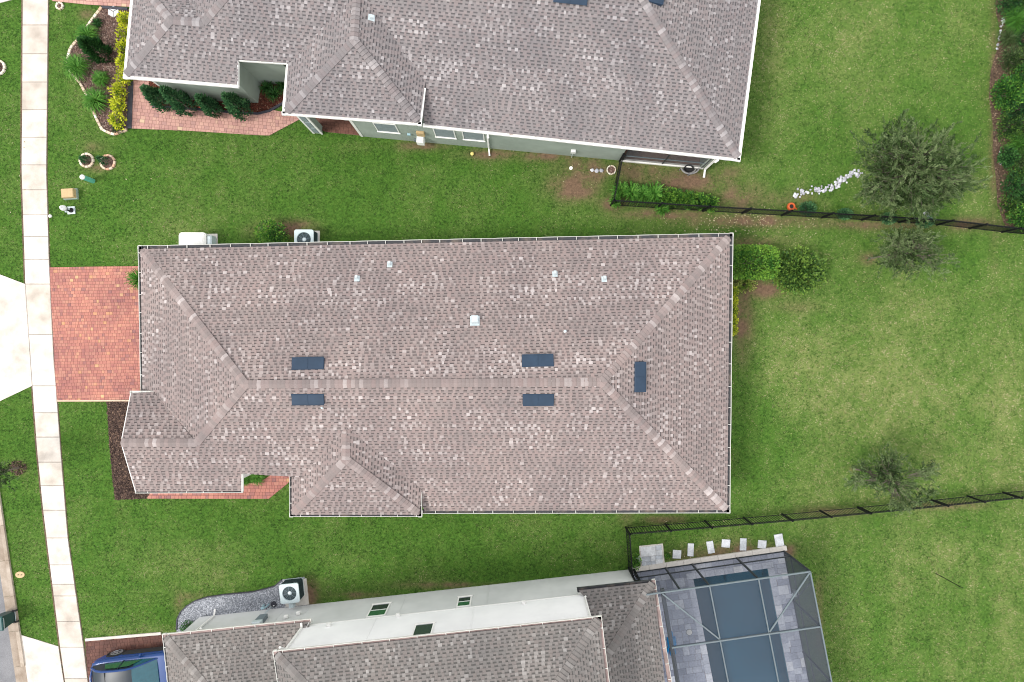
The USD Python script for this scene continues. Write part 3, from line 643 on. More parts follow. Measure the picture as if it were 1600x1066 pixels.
def roof_vent(house, roof, plane, px, w, d, h, hood='galv', up=None, name='roof_vent', cap=None):
    """small square hood on a flashing plate lying on the slope"""
    o = plane.at(*px); n = plane.n; u = unit(np.cross([0, 0, 1.0], n) if up is None else up); u = unit(u - n * np.dot(u, n)); v = np.cross(n, u)
    if v[2] < 0: u, v = -u, -v
    def pt(a, b, c): return o + u * a + v * b + n * c
    mb = MB()
    def brick(x0, x1, y0, y1, z0, z1, k=0.0):
        V = [pt(x, y, z0) for x, y in ((x0, y0), (x1, y0), (x1, y1), (x0, y1))] + [pt(x, y, z1) for x, y in ((x0 + k, y0 + k), (x1 - k, y0 + k), (x1 - k, y1 - k), (x0 + k, y1 - k))]
        mb.add(V, [[0, 3, 2, 1], [4, 5, 6, 7], [0, 1, 5, 4], [1, 2, 6, 5], [2, 3, 7, 6], [3, 0, 4, 7]])
    brick(-w / 2 - .05, w / 2 + .05, -d / 2 - .06, d / 2 + .05, 0.02, 0.034)
    brick(-w / 2 + .02, w / 2 - .02, -d / 2 + .02, d / 2 - .02, 0.034, h - 0.05)
    brick(-w / 2, w / 2, -d / 2, d / 2, h - 0.05, h, 0.02)
    return mb.build(name, M[hood], house)

def ridge_louver(house, plane, corners, along):
    """long low slate blue vent: sloping hood, open lower edge with a dark slot, side cheeks"""
    c = [plane.at(*q) for q in corners]; o = np.mean(c, 0); n = plane.n; u = np.asarray(along, float); u = unit(u - n * np.dot(u, n)); v = np.cross(n, u)
    if v[2] < 0: u, v = -u, -v
    q = np.array([(np.dot(p - o, u), np.dot(p - o, v)) for p in c]); x, y = np.abs(q[:, 0]).max() * .97, np.abs(q[:, 1]).max() * .92
    def pt(a, b, z): return o + u * a + v * b + n * z
    mb = MB(); V = [pt(-x, -y, .02), pt(x, -y, .02), pt(x, y, .02), pt(-x, y, .02), pt(-x, -y, .16), pt(x, -y, .16), pt(x, y * .9, .045), pt(-x, y * .9, .045)]
    mb.add(V, [[4, 5, 6, 7], [0, 4, 7, 3], [1, 2, 6, 5], [3, 7, 6, 2]])
    mb.add([pt(-x - .015, -y - .01, .02), pt(x + .015, -y - .01, .02), pt(x + .015, y + .02, .02), pt(-x - .015, y + .02, .02), pt(-x - .015, -y - .01, .028), pt(x + .015, -y - .01, .028), pt(x + .015, y + .02, .028), pt(-x - .015, y + .02, .028)],
           [[4, 5, 6, 7], [0, 1, 5, 4], [1, 2, 6, 5], [2, 3, 7, 6], [3, 0, 4, 7]])
    mb.add([pt(-x, -y - .012, .13), pt(x, -y - .012, .13), pt(x, -y - .012, .172), pt(-x, -y - .012, .172), pt(-x, -y + .02, .166), pt(x, -y + .02, .166)], [[0, 1, 2, 3], [3, 2, 5, 4]])
    mb.add([pt(-.012, -y, .163), pt(.012, -y, .163), pt(.012, y * .88, .056), pt(-.012, y * .88, .056), pt(-.012, -y, .17), pt(.012, -y, .17), pt(.012, y * .88, .06), pt(-.012, y * .88, .06)],
           [[4, 5, 6, 7], [0, 4, 7, 3], [1, 2, 6, 5], [0, 1, 5, 4]])
    p = mb.build('slope_vent', M['slate_metal'], house)
    MB().add([pt(-x + .02, -y + .004, .03), pt(x - .02, -y + .004, .03), pt(x - .02, -y + .004, .128), pt(-x + .02, -y + .004, .128)], [[0, 1, 2, 3]]).build('vent_slot', M['rubber'], p)
    return p

VIEW = [(-60, -45), (1660, -45), (1660, 1112), (-60, 1112)]

# ================================================================== the middle house
main = thing('house', 'single-storey house in the middle with pinkish grey shingle roof and slate blue vents', 'house', (0, 0, 0))
R1, R2 = P(383, 601, 5.35), P(940, 597, 5.35)
EA, EB, EC, ED = P(220, 390, 2.78), P(1140, 370, 2.78), P(1136, 797, 2.78), P(664, 798, 2.78)
S = Plane([ED, EC, R1, R2]); N = Plane([EA, EB, R1, R2]); W_ = Plane([EA, P(223, 612, 2.78), R1]); E_ = Plane([EB, EC, R2])
G1, G2 = S.at(190, 692), S.at(307, 692)
GN = Plane([G1, G2, W_.at(240, 614), P(205, 616, W_.at(240, 614)[2])])
Dz = 3.28
DA = P(540, 718, 4.52); DT = S.at(541, 671)
DS = Plane([P(456, 804, Dz), P(655, 804, Dz), DA]); DW = Plane([P(456, 804, Dz), P(456, 744, Dz), DA]); DE_ = Plane([P(655, 804, Dz), P(657, 771, Dz), DA])
main_rings = [
    (N, [EA, EB, R2, R1], EB - EA), (E_, [EB, EC, R2], EC - EB), (W_, [EA, R1, W_.at(307, 692), W_.at(240, 612), W_.at(223, 612)], R1 * 0 + (P(223, 612, 2.78) - EA)),
    (S, [R1, R2, EC, ED, S.at(650, 776), S.at(541, 684), S.at(473, 746), S.at(377, 740), S.at(377, 767), S.at(213, 768), G1, G2], EC - ED),
    (GN, [G1, G2, GN.at(240, 613), GN.at(205, 615)], G2 - G1),
    (DW, [DW.at(541, 660), DA, P(456, 804, Dz), P(456, 743, Dz), DW.at(463, 738)], P(456, 744, Dz) - P(456, 804, Dz)),
    (DS, [DA, P(655, 804, Dz), P(456, 804, Dz)], P(655, 804, Dz) - P(456, 804, Dz)),
    (DE_, [DE_.at(541, 660), DE_.at(659, 766), P(655, 804, Dz), DA], P(657, 771, Dz) - P(655, 804, Dz))]
roof = roof_sheet([(p, r) for p, r, _ in main_rings]).build('roof', M['felt'], main)
for i, (p, r, d) in enumerate(main_rings):
    shingle_field(p, r, d, 100 + i).build('shingles', M['shingle_main'], roof, kind='stuff')
cm = M['shingle_main']
ridge_caps('main', roof, R1, R2, (N, S), cm, 1)
ridge_caps('main', roof, EA + [0.06, -0.06, 0], R1, (N, W_), cm, 2); ridge_caps('main', roof, EB + [-.06, -.06, 0], R2, (N, E_), cm, 3); ridge_caps('main', roof, EC + [-.06, .06, 0], R2, (E_, S), cm, 4)
ridge_caps('main', roof, G2, R1, (W_, S), cm, 5); ridge_caps('main', roof, G1, G2, (GN, S), cm, 6)
ridge_caps('main', roof, DS.at(459, 801), DA, (DW, DS), cm, 7); ridge_caps('main', roof, DS.at(652, 801), DA, (DS, DE_), cm, 8); ridge_caps('main', roof, DA, DT, (DW, DE_), cm, 9)
inside = P(680, 600, 2.75)
z = 2.77
gz = G1[2] - 0.0
for k, (a, b, zz, bedm) in enumerate([((215, 384), (1146, 364), z, 'shade_grime'), ((1146, 364), (1141, 802), z, 'shade_grime'), ((1141, 802), (660, 803), z, 'shade_grime'), ((215, 384), (219, 612), z, 'shade_grime')]):
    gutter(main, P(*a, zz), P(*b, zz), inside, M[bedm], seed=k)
ze = S.at(213, 768)[2]
gutter(main, P(211, 771, ze), P(378, 770.5, ze), inside, M['shade_grime'], seed=5)
gutter(main, P(378, 740.5, S.at(378, 741)[2]), P(465, 741.5, S.at(465, 741)[2]), P(420, 700, 3), M['shade_grime'], seed=6, depth=0.09, width=0.1)
gutter(main, P(452, 740, Dz), P(452, 808, Dz), P(540, 770, 3), M['shade_grime'], seed=7); gutter(main, P(452, 808, Dz), P(659, 808, Dz), P(540, 700, 3), M['shade_grime'], seed=8)
gutter(main, P(659, 770, Dz), P(659, 808, Dz), P(540, 780, 3), M['shade_grime'], seed=9)
gzn = GN.at(205, 615)[2]; gutter(main, P(203, 611, gzn), P(239, 611, gzn), P(220, 690, 3), M['grime_top'], seed=10)
# rake boards of the front gable, fascia
def rake(house, a, b, drop=0.16, t=0.03, mat='white'):
    a, b = np.asarray(a, float), np.asarray(b, float); s_ = unit(np.cross((b - a) * [1, 1, 0], [0, 0, 1.0])); V = [p + s_ * x + np.array([0, 0, q]) for p in (a, b) for x, q in ((-t / 2, -drop), (t / 2, -drop), (t / 2, 0.012), (-t / 2, 0.012))]
    m = trimesh.Trimesh(np.array(V), np.vstack([[q[:3], [q[0], q[2], q[3]]] for q in ([0, 1, 2, 3], [7, 6, 5, 4], [0, 4, 5, 1], [1, 5, 6, 2], [2, 6, 7, 3], [3, 7, 4, 0])]), process=False)
    if m.volume < 0: m.invert()
    MB().tm(m).build('rake_board', M[mat], house)
rake(main, S.at(212, 769), S.at(189, 692)); rake(main, GN.at(204, 615), S.at(189, 692)); rake(main, S.at(378, 741), S.at(378, 769))
def soffit(house, ring, z, t=0.03, mat='white'): MB().prism(Polygon([tuple(p[:2]) for p in ring]), z - t, z).build('soffit', M[mat], house)
soffit(main, [P(222, 392, 2.62), P(1138, 372, 2.62), P(1134, 796, 2.62), P(662, 797, 2.62), P(655, 730, 2.62), P(222, 730, 2.62)], 2.62)
soffit(main, [P(456, 740, 3.0), P(456, 804, 3.0), P(655, 804, 3.0), P(655, 740, 3.0)], 3.0)
soffit(main, [P(215, 640, 3.0), P(215, 766, 3.0), P(374, 766, 3.0), P(374, 700, 3.0), P(240, 640, 3.0)], 3.0)
wx = lambda pts: px_poly(pts)
pw = lambda pts, z: [tuple(P(*q, z)[:2]) for q in pts]
wall(main, pw([(232, 400), (1130, 381), (1126, 786), (672, 786), (672, 730), (232, 730)], 2.6), 0, 2.59, M['stucco_white'])
wall(main, pw([(222, 640), (362, 640), (362, 757), (222, 757)], 2.95), 0, 2.96, M['stucco_white'])
wall(main, pw([(470, 720), (470, 793), (645, 793), (645, 720)], 2.95), 0, 2.96, M['stucco_white'])
gd0, gd1 = P(232, 430, 2.6) * [1, 1, 0], P(232, 595, 2.6) * [1, 1, 0]
MB().bar(gd0, gd1, np.array([-1.0, 0, 0]), 0.0, 0.05, 0.02, 2.2).build('garage_door', M['white'], main)
# roof fittings
roof_vent(main, roof, N, (742, 502), 0.30, 0.34, 0.26); 
for q in ((558, 436), (609, 414), (867, 429), (944, 437)): roof_vent(main, roof, N, q, 0.13, 0.16, 0.24, 'galv')
p = N.at(883, 518); MB().lathe(p - [0, 0, .02], [(0.075, 0), (0.06, .06), (0.03, .07), (0.03, .24), (0.0, .24)], 10).build('vent_pipe', M['galv'], main)
p = S.at(503, 637); MB().lathe(p - [0, 0, .02], [(0.06, 0), (0.05, .05), (0.025, .06), (0.025, .13), (0.0, .13)], 10).build('vent_pipe', M['galv'], main)
for c, pl, al in (([(457, 560.5), (506, 560.5), (506, 577.5), (457, 577.5)], N, EB - EA), ([(815.5, 556), (865, 556), (865, 573), (815.5, 573)], N, EB - EA),
                  ([(457, 615.5), (506, 615.5), (506, 630.5), (457, 630.5)], S, EC - ED), ([(816.5, 615.5), (865.5, 615.5), (865.5, 631.5), (816.5, 631.5)], S, EC - ED), ([(991, 565), (1006, 565), (1006, 613), (991, 613)], E_, EC - EB)):
    ridge_louver(main, pl, c, al)

# ================================================================== the upper house (green walls)
top = thing('house', 'sage green house at the top of the picture with grey shingle roof and white gutters', 'house', (0, 0, 0))
tb0, tb1 = P(664, 194, 2.78), P(1152, 247, 2.78); te1 = P(1184, 0, 2.78)
cen_t = P(700, 20, 3)
TS = Plane.eave(tb0, tb1, 0.43, cen_t); TE = Plane.eave(tb1, te1, 0.43, cen_t)
tw0 = TS.at(197, 118); tw1 = P(208, 0, tw0[2])
TW = Plane.eave(tw0, tw1, 0.43, cen_t)
zr = 5.45; TR2 = meet(TS, TE, zr)
Wg1 = TS.at(264, 33); Wg2 = TS.at(318, 35); Wg1 = meet(TS, TW, (Wg1[2] + Wg2[2]) / 2); Wg2 = TS.at(*PX(Wg2))
Wg2[2] = Wg1[2]
TR1 = TS.at(388, -48); k_ = (zr - Wg2[2]) / (TR1[2] - Wg2[2]); TR1 = Wg2 + (TR1 - Wg2) * k_
south = unit((tb1 - tb0) * [1, 1, 0]); north = np.array([-south[1], south[0], 0])
tn0, tn1 = TR1 + north * 6.1 * 1.0, TR2 + north * 6.1; zeN = 2.8
TN = Plane([TR1, TR2, np.r_[tn0[:2], zeN], np.r_[tn1[:2], zeN]])
T_ne = meet(TN, TE, zeN); 
TG = Plane([Wg1, Wg2, Wg1 + north * 2.2 - [0, 0, .95]])
v0 = P(250, -45, 3.2)
TW2 = Plane([Wg2, TR1, TR1 + (-south) * 5.6 - [0, 0, 2.6]])
tz = 3.5
tA = P(553, 62, 4.78); tT = TS.at(558, -22)
TDS = Plane([P(445, 176, tz), P(655, 192, tz), tA]); TDW = Plane([P(445, 176, tz), P(451, 101, tz), tA]); TDE = Plane([P(655, 192, tz), P(661, 138, tz), tA])
nwz = 2.9
hipnw = TW.at(240, 0); hipnw2 = Wg1 + (hipnw - Wg1) * 2.0
top_rings = [
    (TS, [Wg1, Wg2, TR1, TR2, tb1, tb0, TS.at(652, 134), TS.at(559, 0), TS.at(462, 96), TS.at(446, 98), TS.at(372, 93), TS.at(372, 132), tw0], tb1 - tb0),
    (TE, [tb1, TR2, T_ne, te1], te1 - tb1), (TW, [tw0, Wg1, hipnw2, TW.at(212, -40)], tw1 - tw0), (TG, [Wg1, hipnw2, TG.at(285, -45), Wg2], Wg2 - Wg1), (TW2, [Wg2, TR1, TW2.at(300, -120), TW2.at(265, -45)], north),
    (TN, [TR1, TR2, T_ne, np.r_[tn0[:2] - south[:2] * 5, zeN]], tb1 - tb0),
    (TDS, [tA, P(655, 192, tz), P(445, 176, tz)], P(655, 192, tz) - P(445, 176, tz)),
    (TDW, [TDW.at(559, -40), tA, P(445, 176, tz), TDW.at(450, 101), TDW.at(444, 90)], P(451, 101, tz) - P(445, 176, tz)),
    (TDE, [TDE.at(557, -40), TDE.at(670, 120), TDE.at(663, 136), P(655, 192, tz), tA], P(661, 138, tz) - P(655, 192, tz))]
troof = roof_sheet([(p, r) for p, r, _ in top_rings]).build('roof', M['felt'], top)
for i, (p, r, d) in enumerate(top_rings):
    if i == 5: continue
    shingle_field(p, r, d, 200 + i, VIEW).build('shingles', M['shingle_top'], troof, kind='stuff')
ct = M['shingle_top']
ridge_caps('top', troof, tb1 + north * .07, TR2, (TS, TE), ct, 21); ridge_caps('top', troof, tw0 + north * .07, Wg1, (TS, TW), ct, 22); ridge_caps('top', troof, hipnw2, Wg1, (TG, TW), ct, 23)
ridge_caps('top', troof, Wg1, Wg2, (TS, TG), ct, 24); ridge_caps('top', troof, Wg2, TR1, (TS, TW2), ct, 25)
ridge_caps('top', troof, TDS.at(448, 173), tA, (TDS, TDW), ct, 26); ridge_caps('top', troof, TDS.at(652, 188), tA, (TDS, TDE), ct, 27); ridge_caps('top', troof, tA, tT + [0, 0, 0.0], (TDW, TDE), ct, 28)
ridge_caps('top', troof, TR1, TR2, (TS, TN), ct, 29)
zt = 2.77; wz = tw0[2]
gutter(top, P(661, 198, zt), P(1157, 252, zt), cen_t, M['grime_top'], 'white', bedz=-0.028, seed=20, straps=1.4, lipw=0.05); gutter(top, P(1157, 252, zt), P(1190, -8, zt), cen_t, M['grime_top'], 'white', bedz=-0.028, seed=21, straps=1.4)
gutter(top, P(192, 122, wz), P(371.5, 137, TS.at(372, 133)[2]), cen_t, M['grime_top'], 'white', bedz=-0.028, seed=22, straps=2.0, lipw=0.05); gutter(top, P(192, 122, wz), P(204, -8, wz), cen_t, M['grime_top'], 'white', bedz=-0.028, seed=23, straps=1.5)
gutter(top, P(371.5, 95, TS.at(372, 96)[2]), P(447, 100, TS.at(446, 100)[2]), P(410, 60, 3), M['grime_top'], 'white', bedz=-0.028, seed=24, straps=0.6)
gutter(top, P(447, 100, tz), P(440, 179, tz), P(550, 140, 3), M['grime_top'], 'white', bedz=-0.028, seed=25, straps=0.6); gutter(top, P(440, 179, tz), P(658, 196, tz), P(550, 100, 3), M['grime_top'], 'white', bedz=-0.028, seed=26, straps=2.4, lipw=0.05)
gutter(top, P(658, 196, tz), P(665, 138, tz), P(550, 140, 3), M['grime_top'], 'white', bedz=-0.028, seed=27, straps=2.0)
rake(top, TS.at(371.5, 96), TS.at(371.5, 134))
soffit(top, [P(205, 112, 2.9), P(208, -60, 2.9), P(420, -60, 2.9), P(420, 90, 2.9), P(369, 90, 2.9), P(367, 131, 2.9)], 2.92)
soffit(top, [P(449, 104, 3.33), P(443, 175, 3.33), P(655, 191, 3.33), P(661, 100, 3.33)], 3.35)
soffit(top, [P(640, 188, 2.6), P(1150, 244, 2.6), P(1184, -20, 2.6), P(640, -20, 2.6)], 2.61)
yw = lambda x: 213 + (x - 563) * (251 - 213) / (970 - 563)
GS = M['stucco_green']
wall(top, wx([(279, 155.5), (404, 161.5), (408, 131), (470, 134.5), (480, -100), (285, -100)]), 0, 2.9, GS)
wall(top, wx([(563, yw(563)), (968, yw(968)), (985, -100), (575, -100)]), 0, 2.62, GS)
wall(top, wx([(563.5, yw(563)), (640, yw(640)), (640, 120), (575, 120)]), 2.62, 3.31, GS, 'wall')
# corner trims of the left wing and of the entry, columns
def corner(house, px, w=0.1, z1=2.85, mat='white', name='corner_trim'): 
    p = P(*px); MB().box([p[0], p[1], z1 / 2], [w, w, z1], -5).build(name, M[mat], house)
corner(top, (280, 155.5), 0.09, 2.88, name='downspout'); corner(top, (566, 212), 0.12, 3.3, name='porch_column')
p = P(497, 203); pier = MB().box([p[0], p[1], 1.65], [0.42, 0.36, 3.3], -6).build('porch_pier', GS, top)
for j in range(3):
    MB().box([p[0] - .02, p[1] - .195, 0.55 + j * .85], [0.26, 0.03, 0.66], -6).build('pier_panel', M['blind'], pier)
for dx in (-.2, .2): MB().box([p[0] + dx, p[1] - .19 - dx * .1, 1.65], [0.09, 0.05, 3.26], -6).build('pier_trim', M['white'], pier)
wall(top, wx([(520, 60), (562, 63), (560, 120), (515, 116)]), 0, 3.3, GS)
# windows in the long wall
tdir = unit(P(970, yw(970)) - P(563, yw(563))); tout = np.array([tdir[1], -tdir[0], 0])
def window(house, c0, c1, z0, z1, out, glass, frame='white', mull=True, inset=0.015, fw=0.06):
    """framed window on a wall; c0, c1 on the wall line at ground level"""
    c0, c1 = np.asarray(c0, float), np.asarray(c1, float)
    mb = MB()
    mb.bar(c0, c1, out, -0.02, 0.035, z0, z0 + fw).bar(c0, c1, out, -0.02, 0.035, z1 - fw, z1); d = unit(c1 - c0)
    mb.bar(c0, c0 + d * fw, out, -0.02, 0.033, z0 + fw, z1 - fw).bar(c1 - d * fw, c1, out, -0.02, 0.033, z0 + fw, z1 - fw)
    mb.bar(c0 - d * .03, c1 + d * .03, out, -0.02, 0.06, z0 - 0.04, z0)
    f = mb.build('window', M[frame], house)
    if mull:
        zm = (z0 + z1) / 2; MB().bar(c0 + d * fw, c1 - d * fw, out, -.01, .028, zm - .025, zm + .025).build('sash_rail', M[frame], f)
        for a, b, gm in ((z0 + fw, zm - .025, glass[0]), (zm + .025, z1 - fw, glass[1])): MB().bar(c0 + d * fw, c1 - d * fw, out, 0.0, inset, a, b).build('pane', M[gm], f)
    else: MB().bar(c0 + d * fw, c1 - d * fw, out, 0.0, inset, z0 + fw, z1 - fw).build('pane', M[glass[0]], f)
for a, b in ((598, 631), (685, 716), (727, 759)): window(top, P(a, yw(a)), P(b, yw(b)), 1.2, 2.45, tout, ('blind', 'glass_dark'), mull=False, fw=.04)
# screened porch at the right end
la, lb = P(970, yw(970)), P(1098, 263)
ldir = unit(lb - la); lout = np.array([ldir[1], -ldir[0], 0])
wall(top, wx([(1092, 262.5), (1099, 263.5), (1128, 5), (1118, 4)]), 0, 2.6, GS)
MB().prism(Polygon([tuple((q)[:2]) for q in (la, lb, lb - lout * 4, la - lout * 4)]), 0.0, 0.09).build('porch_floor', M['sand'], top)
wall(top, [tuple(q[:2]) for q in (la - lout * 3.6, lb - lout * 3.6, lb - lout * 3.8, la - lout * 3.8)], 0, 2.6, GS)
MB().bar(la, lb, lout, -0.08, 0.06, 0.0, 0.13).build('porch_sill', M['white'], top)
MB().bar(la, lb, lout, -0.03, 0.02, 0.85, 0.90).build('screen_rail', M['frame_grey'], top)
for t in (0.02, 0.5, 0.98): MB().beam(la + (lb - la) * t + [0, 0, .12], la + (lb - la) * t + [0, 0, 2.6], 0.05).build('screen_post', M['frame_dark'], top)
for t0, t1 in ((0.02, .5), (.5, .98)):
    for z0, z1 in ((.13, .85), (.9, 2.6)):
        a, b = la + (lb - la) * t0, la + (lb - la) * t1; MB().poly([a + [0, 0, z0], b + [0, 0, z0], b + [0, 0, z1], a + [0, 0, z1]]).build('screen_panel', M['lanai_screen'], top)
# downspouts
def downspout(house, pts, r=0.045, mat='white'): MB().tube(pts, r, 6).build('downspout', M[mat], house)
p = P(764, yw(764)); downspout(top, [P(762, 209, 2.68), P(763, 215, 2.5) , [p[0], p[1] - .06, 2.2], [p[0], p[1] - .06, .2], [p[0] + .03, p[1] - .38, .06]])
p = P(1096, 263.5); downspout(top, [P(1122, 250, 2.68), P(1118, 253, 2.5), [p[0] + .12, p[1] - .06, 2.3], [p[0] + .12, p[1] - .08, .2], [p[0] + .1, p[1] - .45, .07]], 0.06)
# boxes on the wall
def wallbox(house, name, px, z, size, mat):
    p = P(px, yw(px)); MB().box([p[0] + tout[0] * size[1] / 2, p[1] + tout[1] * size[1] / 2, z], size, -5.3, bev=min(size) * .12).build(name, M[mat], house)
wallbox(top, 'meter_box', 661, 0.75, [0.34, 0.30, 0.5], 'white'); wallbox(top, 'panel_box', 664, 1.55, [0.36, 0.12, 0.5], 'tan_box'); wallbox(top, 'round_outlet', 645, 1.2, [0.16, 0.08, 0.16], 'pvc_blue'); wallbox(top, 'cable_box', 652, .4, [0.16, 0.1, 0.3], 'frame_grey')
wallbox(top, 'outlet_box', 893, 1.0, [0.22, 0.12, 0.3], 'white_metal'); p = P(893, yw(893)); MB().tube([[p[0], p[1] - .06, .85], [p[0], p[1] - .07, .02]], .02, 5).build('conduit', M['galv'], top)
p = TS.at(580, 27); roof_vent(top, troof, TDE, (580, 28), 0.15, 0.17, 0.22)
ridge_louver(top, TS, [(866, -14), (918, -14), (918, 4), (866, 4)], tb1 - tb0); ridge_louver(top, TE, [(1018, -46), (1034, -48), (1034, 4), (1018, 4)], te1 - tb1)

# ================================================================== the lower house (white, two storeys)
low = thing('house', 'white stucco two-storey house at the bottom with taupe shingle roofs on two levels', 'house', (0, 0, 0))
yg = lambda x: 964 + (x - 312) * (890 - 964) / (984 - 312)
ldr = unit(P(984, 890) - P(312, 964)); lo_n = np.array([-ldr[1], ldr[0], 0]); lo_s = -lo_n
zu = 5.62
bu0, bu1 = P(430, 1022, zu), P(936, 967, zu); cen_b = P(690, 1200, 6)
BN = Plane.eave(bu0, bu1, 0.43, cen_b); BW = Plane.eave(bu0, P(438, 1066, zu), 0.43, cen_b); BE = Plane.eave(bu1, P(949, 1066, zu), 0.43, cen_b)
A, B, = np.array([[BN.a - BW.a, BN.b - BW.b], [BN.a - BE.a, BN.b - BE.b]]), np.array([BW.c - BN.c, BE.c - BN.c])
xy = np.linalg.solve(A, B); apex = np.array([xy[0], xy[1], BN.z(*xy)])
far0, far1 = apex + lo_s * 3, None
bs0 = bu0 + (apex - bu0) * 1.0
BWs, BEs = bu0 + lo_s * 13, bu1 + lo_s * 13
rg = apex + lo_s * 1.0
# garage roof and porch roof
bg0, bg1 = P(257, 996, 2.78), P(483, 972, 2.78)
BG = Plane.eave(bg0, bg1, 0.43, cen_b); BGW = Plane.eave(bg0, P(266, 1066, 2.78), 0.43, P(400, 1050, 3))
gA = meet(BG, BGW, 4.3)
wallW = P(501, 943.5); wallE = P(905, yg(905))
gR = np.r_[(wallW + lo_s * 3.62 * 1.0)[:2], 0]; gR[2] = BG.z(gR[0], gR[1])
gTop = gA + ldr * 4.2; 
bl0, bl1 = P(904, 923, 2.78), P(1021, 910, 2.78)
BL = Plane.eave(bl0, bl1, 0.36, cen_b); BLE = Plane.eave(bl1, P(1045, 1066, 2.78), 0.36, P(900, 1000, 3))
lA = meet(BL, BLE, 4.1)
def at_xy(pl, q): return np.r_[q[:2], pl.z(q[0], q[1])]
e_in = wallE + lo_s * 0.0
low_rings = [
    (BN, [bu0, bu1, apex], bu1 - bu0), (BW, [bu0, apex, at_xy(BW, BWs + ldr * 6), at_xy(BW, BWs)], lo_s), (BE, [bu1, apex, at_xy(BE, BEs - ldr * 6), at_xy(BE, BEs)], lo_s),
    (BG, [bg0, bg1, at_xy(BG, bg1 + lo_s * 0.35), at_xy(BG, wallW + lo_s * .3 - ldr * .02), at_xy(BG, wallW + lo_s * 3.3 - ldr * .02), gA], bg1 - bg0),
    (BGW, [bg0, gA, at_xy(BGW, gA + lo_s * 3), at_xy(BGW, bg0 + lo_s * 7)], lo_s),
    (BL, [bl0, bl1, lA, at_xy(BL, wallE + lo_s * 3.2), at_xy(BL, wallE - ldr * .02)], bl1 - bl0), (BLE, [bl1, at_xy(BLE, bl1 + lo_s * 8), at_xy(BLE, lA + lo_s * 5), lA], lo_s)]
lroof = roof_sheet([(p, r) for p, r, _ in low_rings]).build('roof', M['felt'], low)
for i, (p, r, d) in enumerate(low_rings):
    shingle_field(p, r, d, 300 + i, VIEW).build('shingles', M['shingle_low'], lroof, kind='stuff')
cl_ = M['shingle_low']
def part_way(a, b, t): return a + (b - a) * t
ridge_caps('low', lroof, bu0 + ldr * .06 + lo_s * .06, part_way(bu0, apex, .5), (BN, BW), cl_, 31); ridge_caps('low', lroof, bu1 - ldr * .06 + lo_s * .06, part_way(bu1, apex, .5), (BN, BE), cl_, 32)
ridge_caps('low', lroof, bg0 + ldr * .06 + lo_s * .06, gA, (BG, BGW), cl_, 33); ridge_caps('low', lroof, bl1 - ldr * .06 + lo_s * .06, lA, (BL, BLE), cl_, 34)
PK = M['grime_pink']
gutter(low, P(426, 1018, 5.6), P(940, 963, 5.6), cen_b, PK, bedz=-0.03, seed=30, straps=1.0); gutter(low, P(426, 1018, 5.6), P(434, 1075, 5.6), cen_b, M['shade_grime'], seed=31); gutter(low, P(940, 963, 5.6), P(954, 1078, 5.6), P(800, 1020, 6), PK, bedz=-0.03, seed=32, straps=.8)
gutter(low, P(253, 991.5, 2.77), P(485, 967.5, 2.77), cen_b, PK, bedz=-0.03, seed=33, straps=.85); gutter(low, P(253, 991.5, 2.77), P(262, 1078, 2.77), P(380, 1050, 3), M['shade_grime'], seed=34)
gutter(low, P(902, 919, 2.77), P(1024, 906, 2.77), cen_b, M['shade_grime'], 'bronze_dark', seed=35, width=0.19); gutter(low, P(1024, 906, 2.77), P(1052, 1078, 2.77), P(950, 1000, 3), PK, bedz=-0.03, seed=36, straps=.8, width=0.15)
SWT, SGR = M['stucco_white'], M['stucco_grey']
Wp = lambda p, s=0: tuple((np.asarray(p) + lo_s * s)[:2])
g0 = P(312, yg(312)); l1 = P(984, yg(984))
wall(low, [Wp(g0), Wp(l1), Wp(l1, 9), Wp(g0, 9)], 0, 2.6, SGR, 'lower_wall')
wall(low, [Wp(wallW, -.03), Wp(wallE, -.03), Wp(wallE, 12), Wp(wallW, 12)], 2.6, 5.5, SWT, 'upper_wall')
soffit(low, [P(259, 997, 2.6), P(482, 973, 2.6), P(490, 1000, 2.6), P(490, 1090, 2.6), P(266, 1090, 2.6)], 2.6)
soffit(low, [bu0 * [1, 1, 0], bu1 * [1, 1, 0], bu1 * [1, 1, 0] + lo_s * 6, bu0 * [1, 1, 0] + lo_s * 6], 5.5)
soffit(low, [bl0, bl1, bl1 + lo_s * 6, bl0 + lo_s * 6], 2.6)
MB().bar(wallW - ldr * .01, wallE, lo_n, 0.0, 0.045, 2.58, 2.64).build('band_course', M['white'], low)
rake(low, at_xy(BG, bg1 + lo_s * .0), at_xy(BG, wallW + lo_s * .32))
def lw(px): return P(px, yg(px))
for a, b, z0, z1, gl in ((588.5, 616.5, 0.98, 2.42, ('glass_dark', 'glass_green')), (719, 740, 1.25, 2.4, ('glass_dark', 'glass_green'))): window(low, lw(a), lw(b), z0, z1, lo_n, gl)
window(low, lw(667) + lo_n * .03, lw(694) + lo_n * .03, 3.95, 5.2, lo_n, ('glass_dark', 'glass_dark'), mull=False)
for x in (447, 486, 635, 763, 858): MB().bar(lw(x), lw(x) + ldr * .03, lo_n, -.01, .008, 0.1, 2.55).build('control_joint', SGR, low)
for x in (605, 745, 850): MB().bar(lw(x) + lo_n * .03, lw(x) + ldr * .03 + lo_n * .03, lo_n, -.01, .008, 2.7, 5.4).build('control_joint', SWT, low)
for x, zz in ((637, 2.78), (540, 3.0), (817, 2.9), (463, 1.5), (478.5, 1.2)):
    q = lw(x); MB().box(q + lo_n * .09 + [0, 0, zz], [0.17, 0.13, 0.17], 6.3, bev=.02).build('vent_hood', M['white'], low)
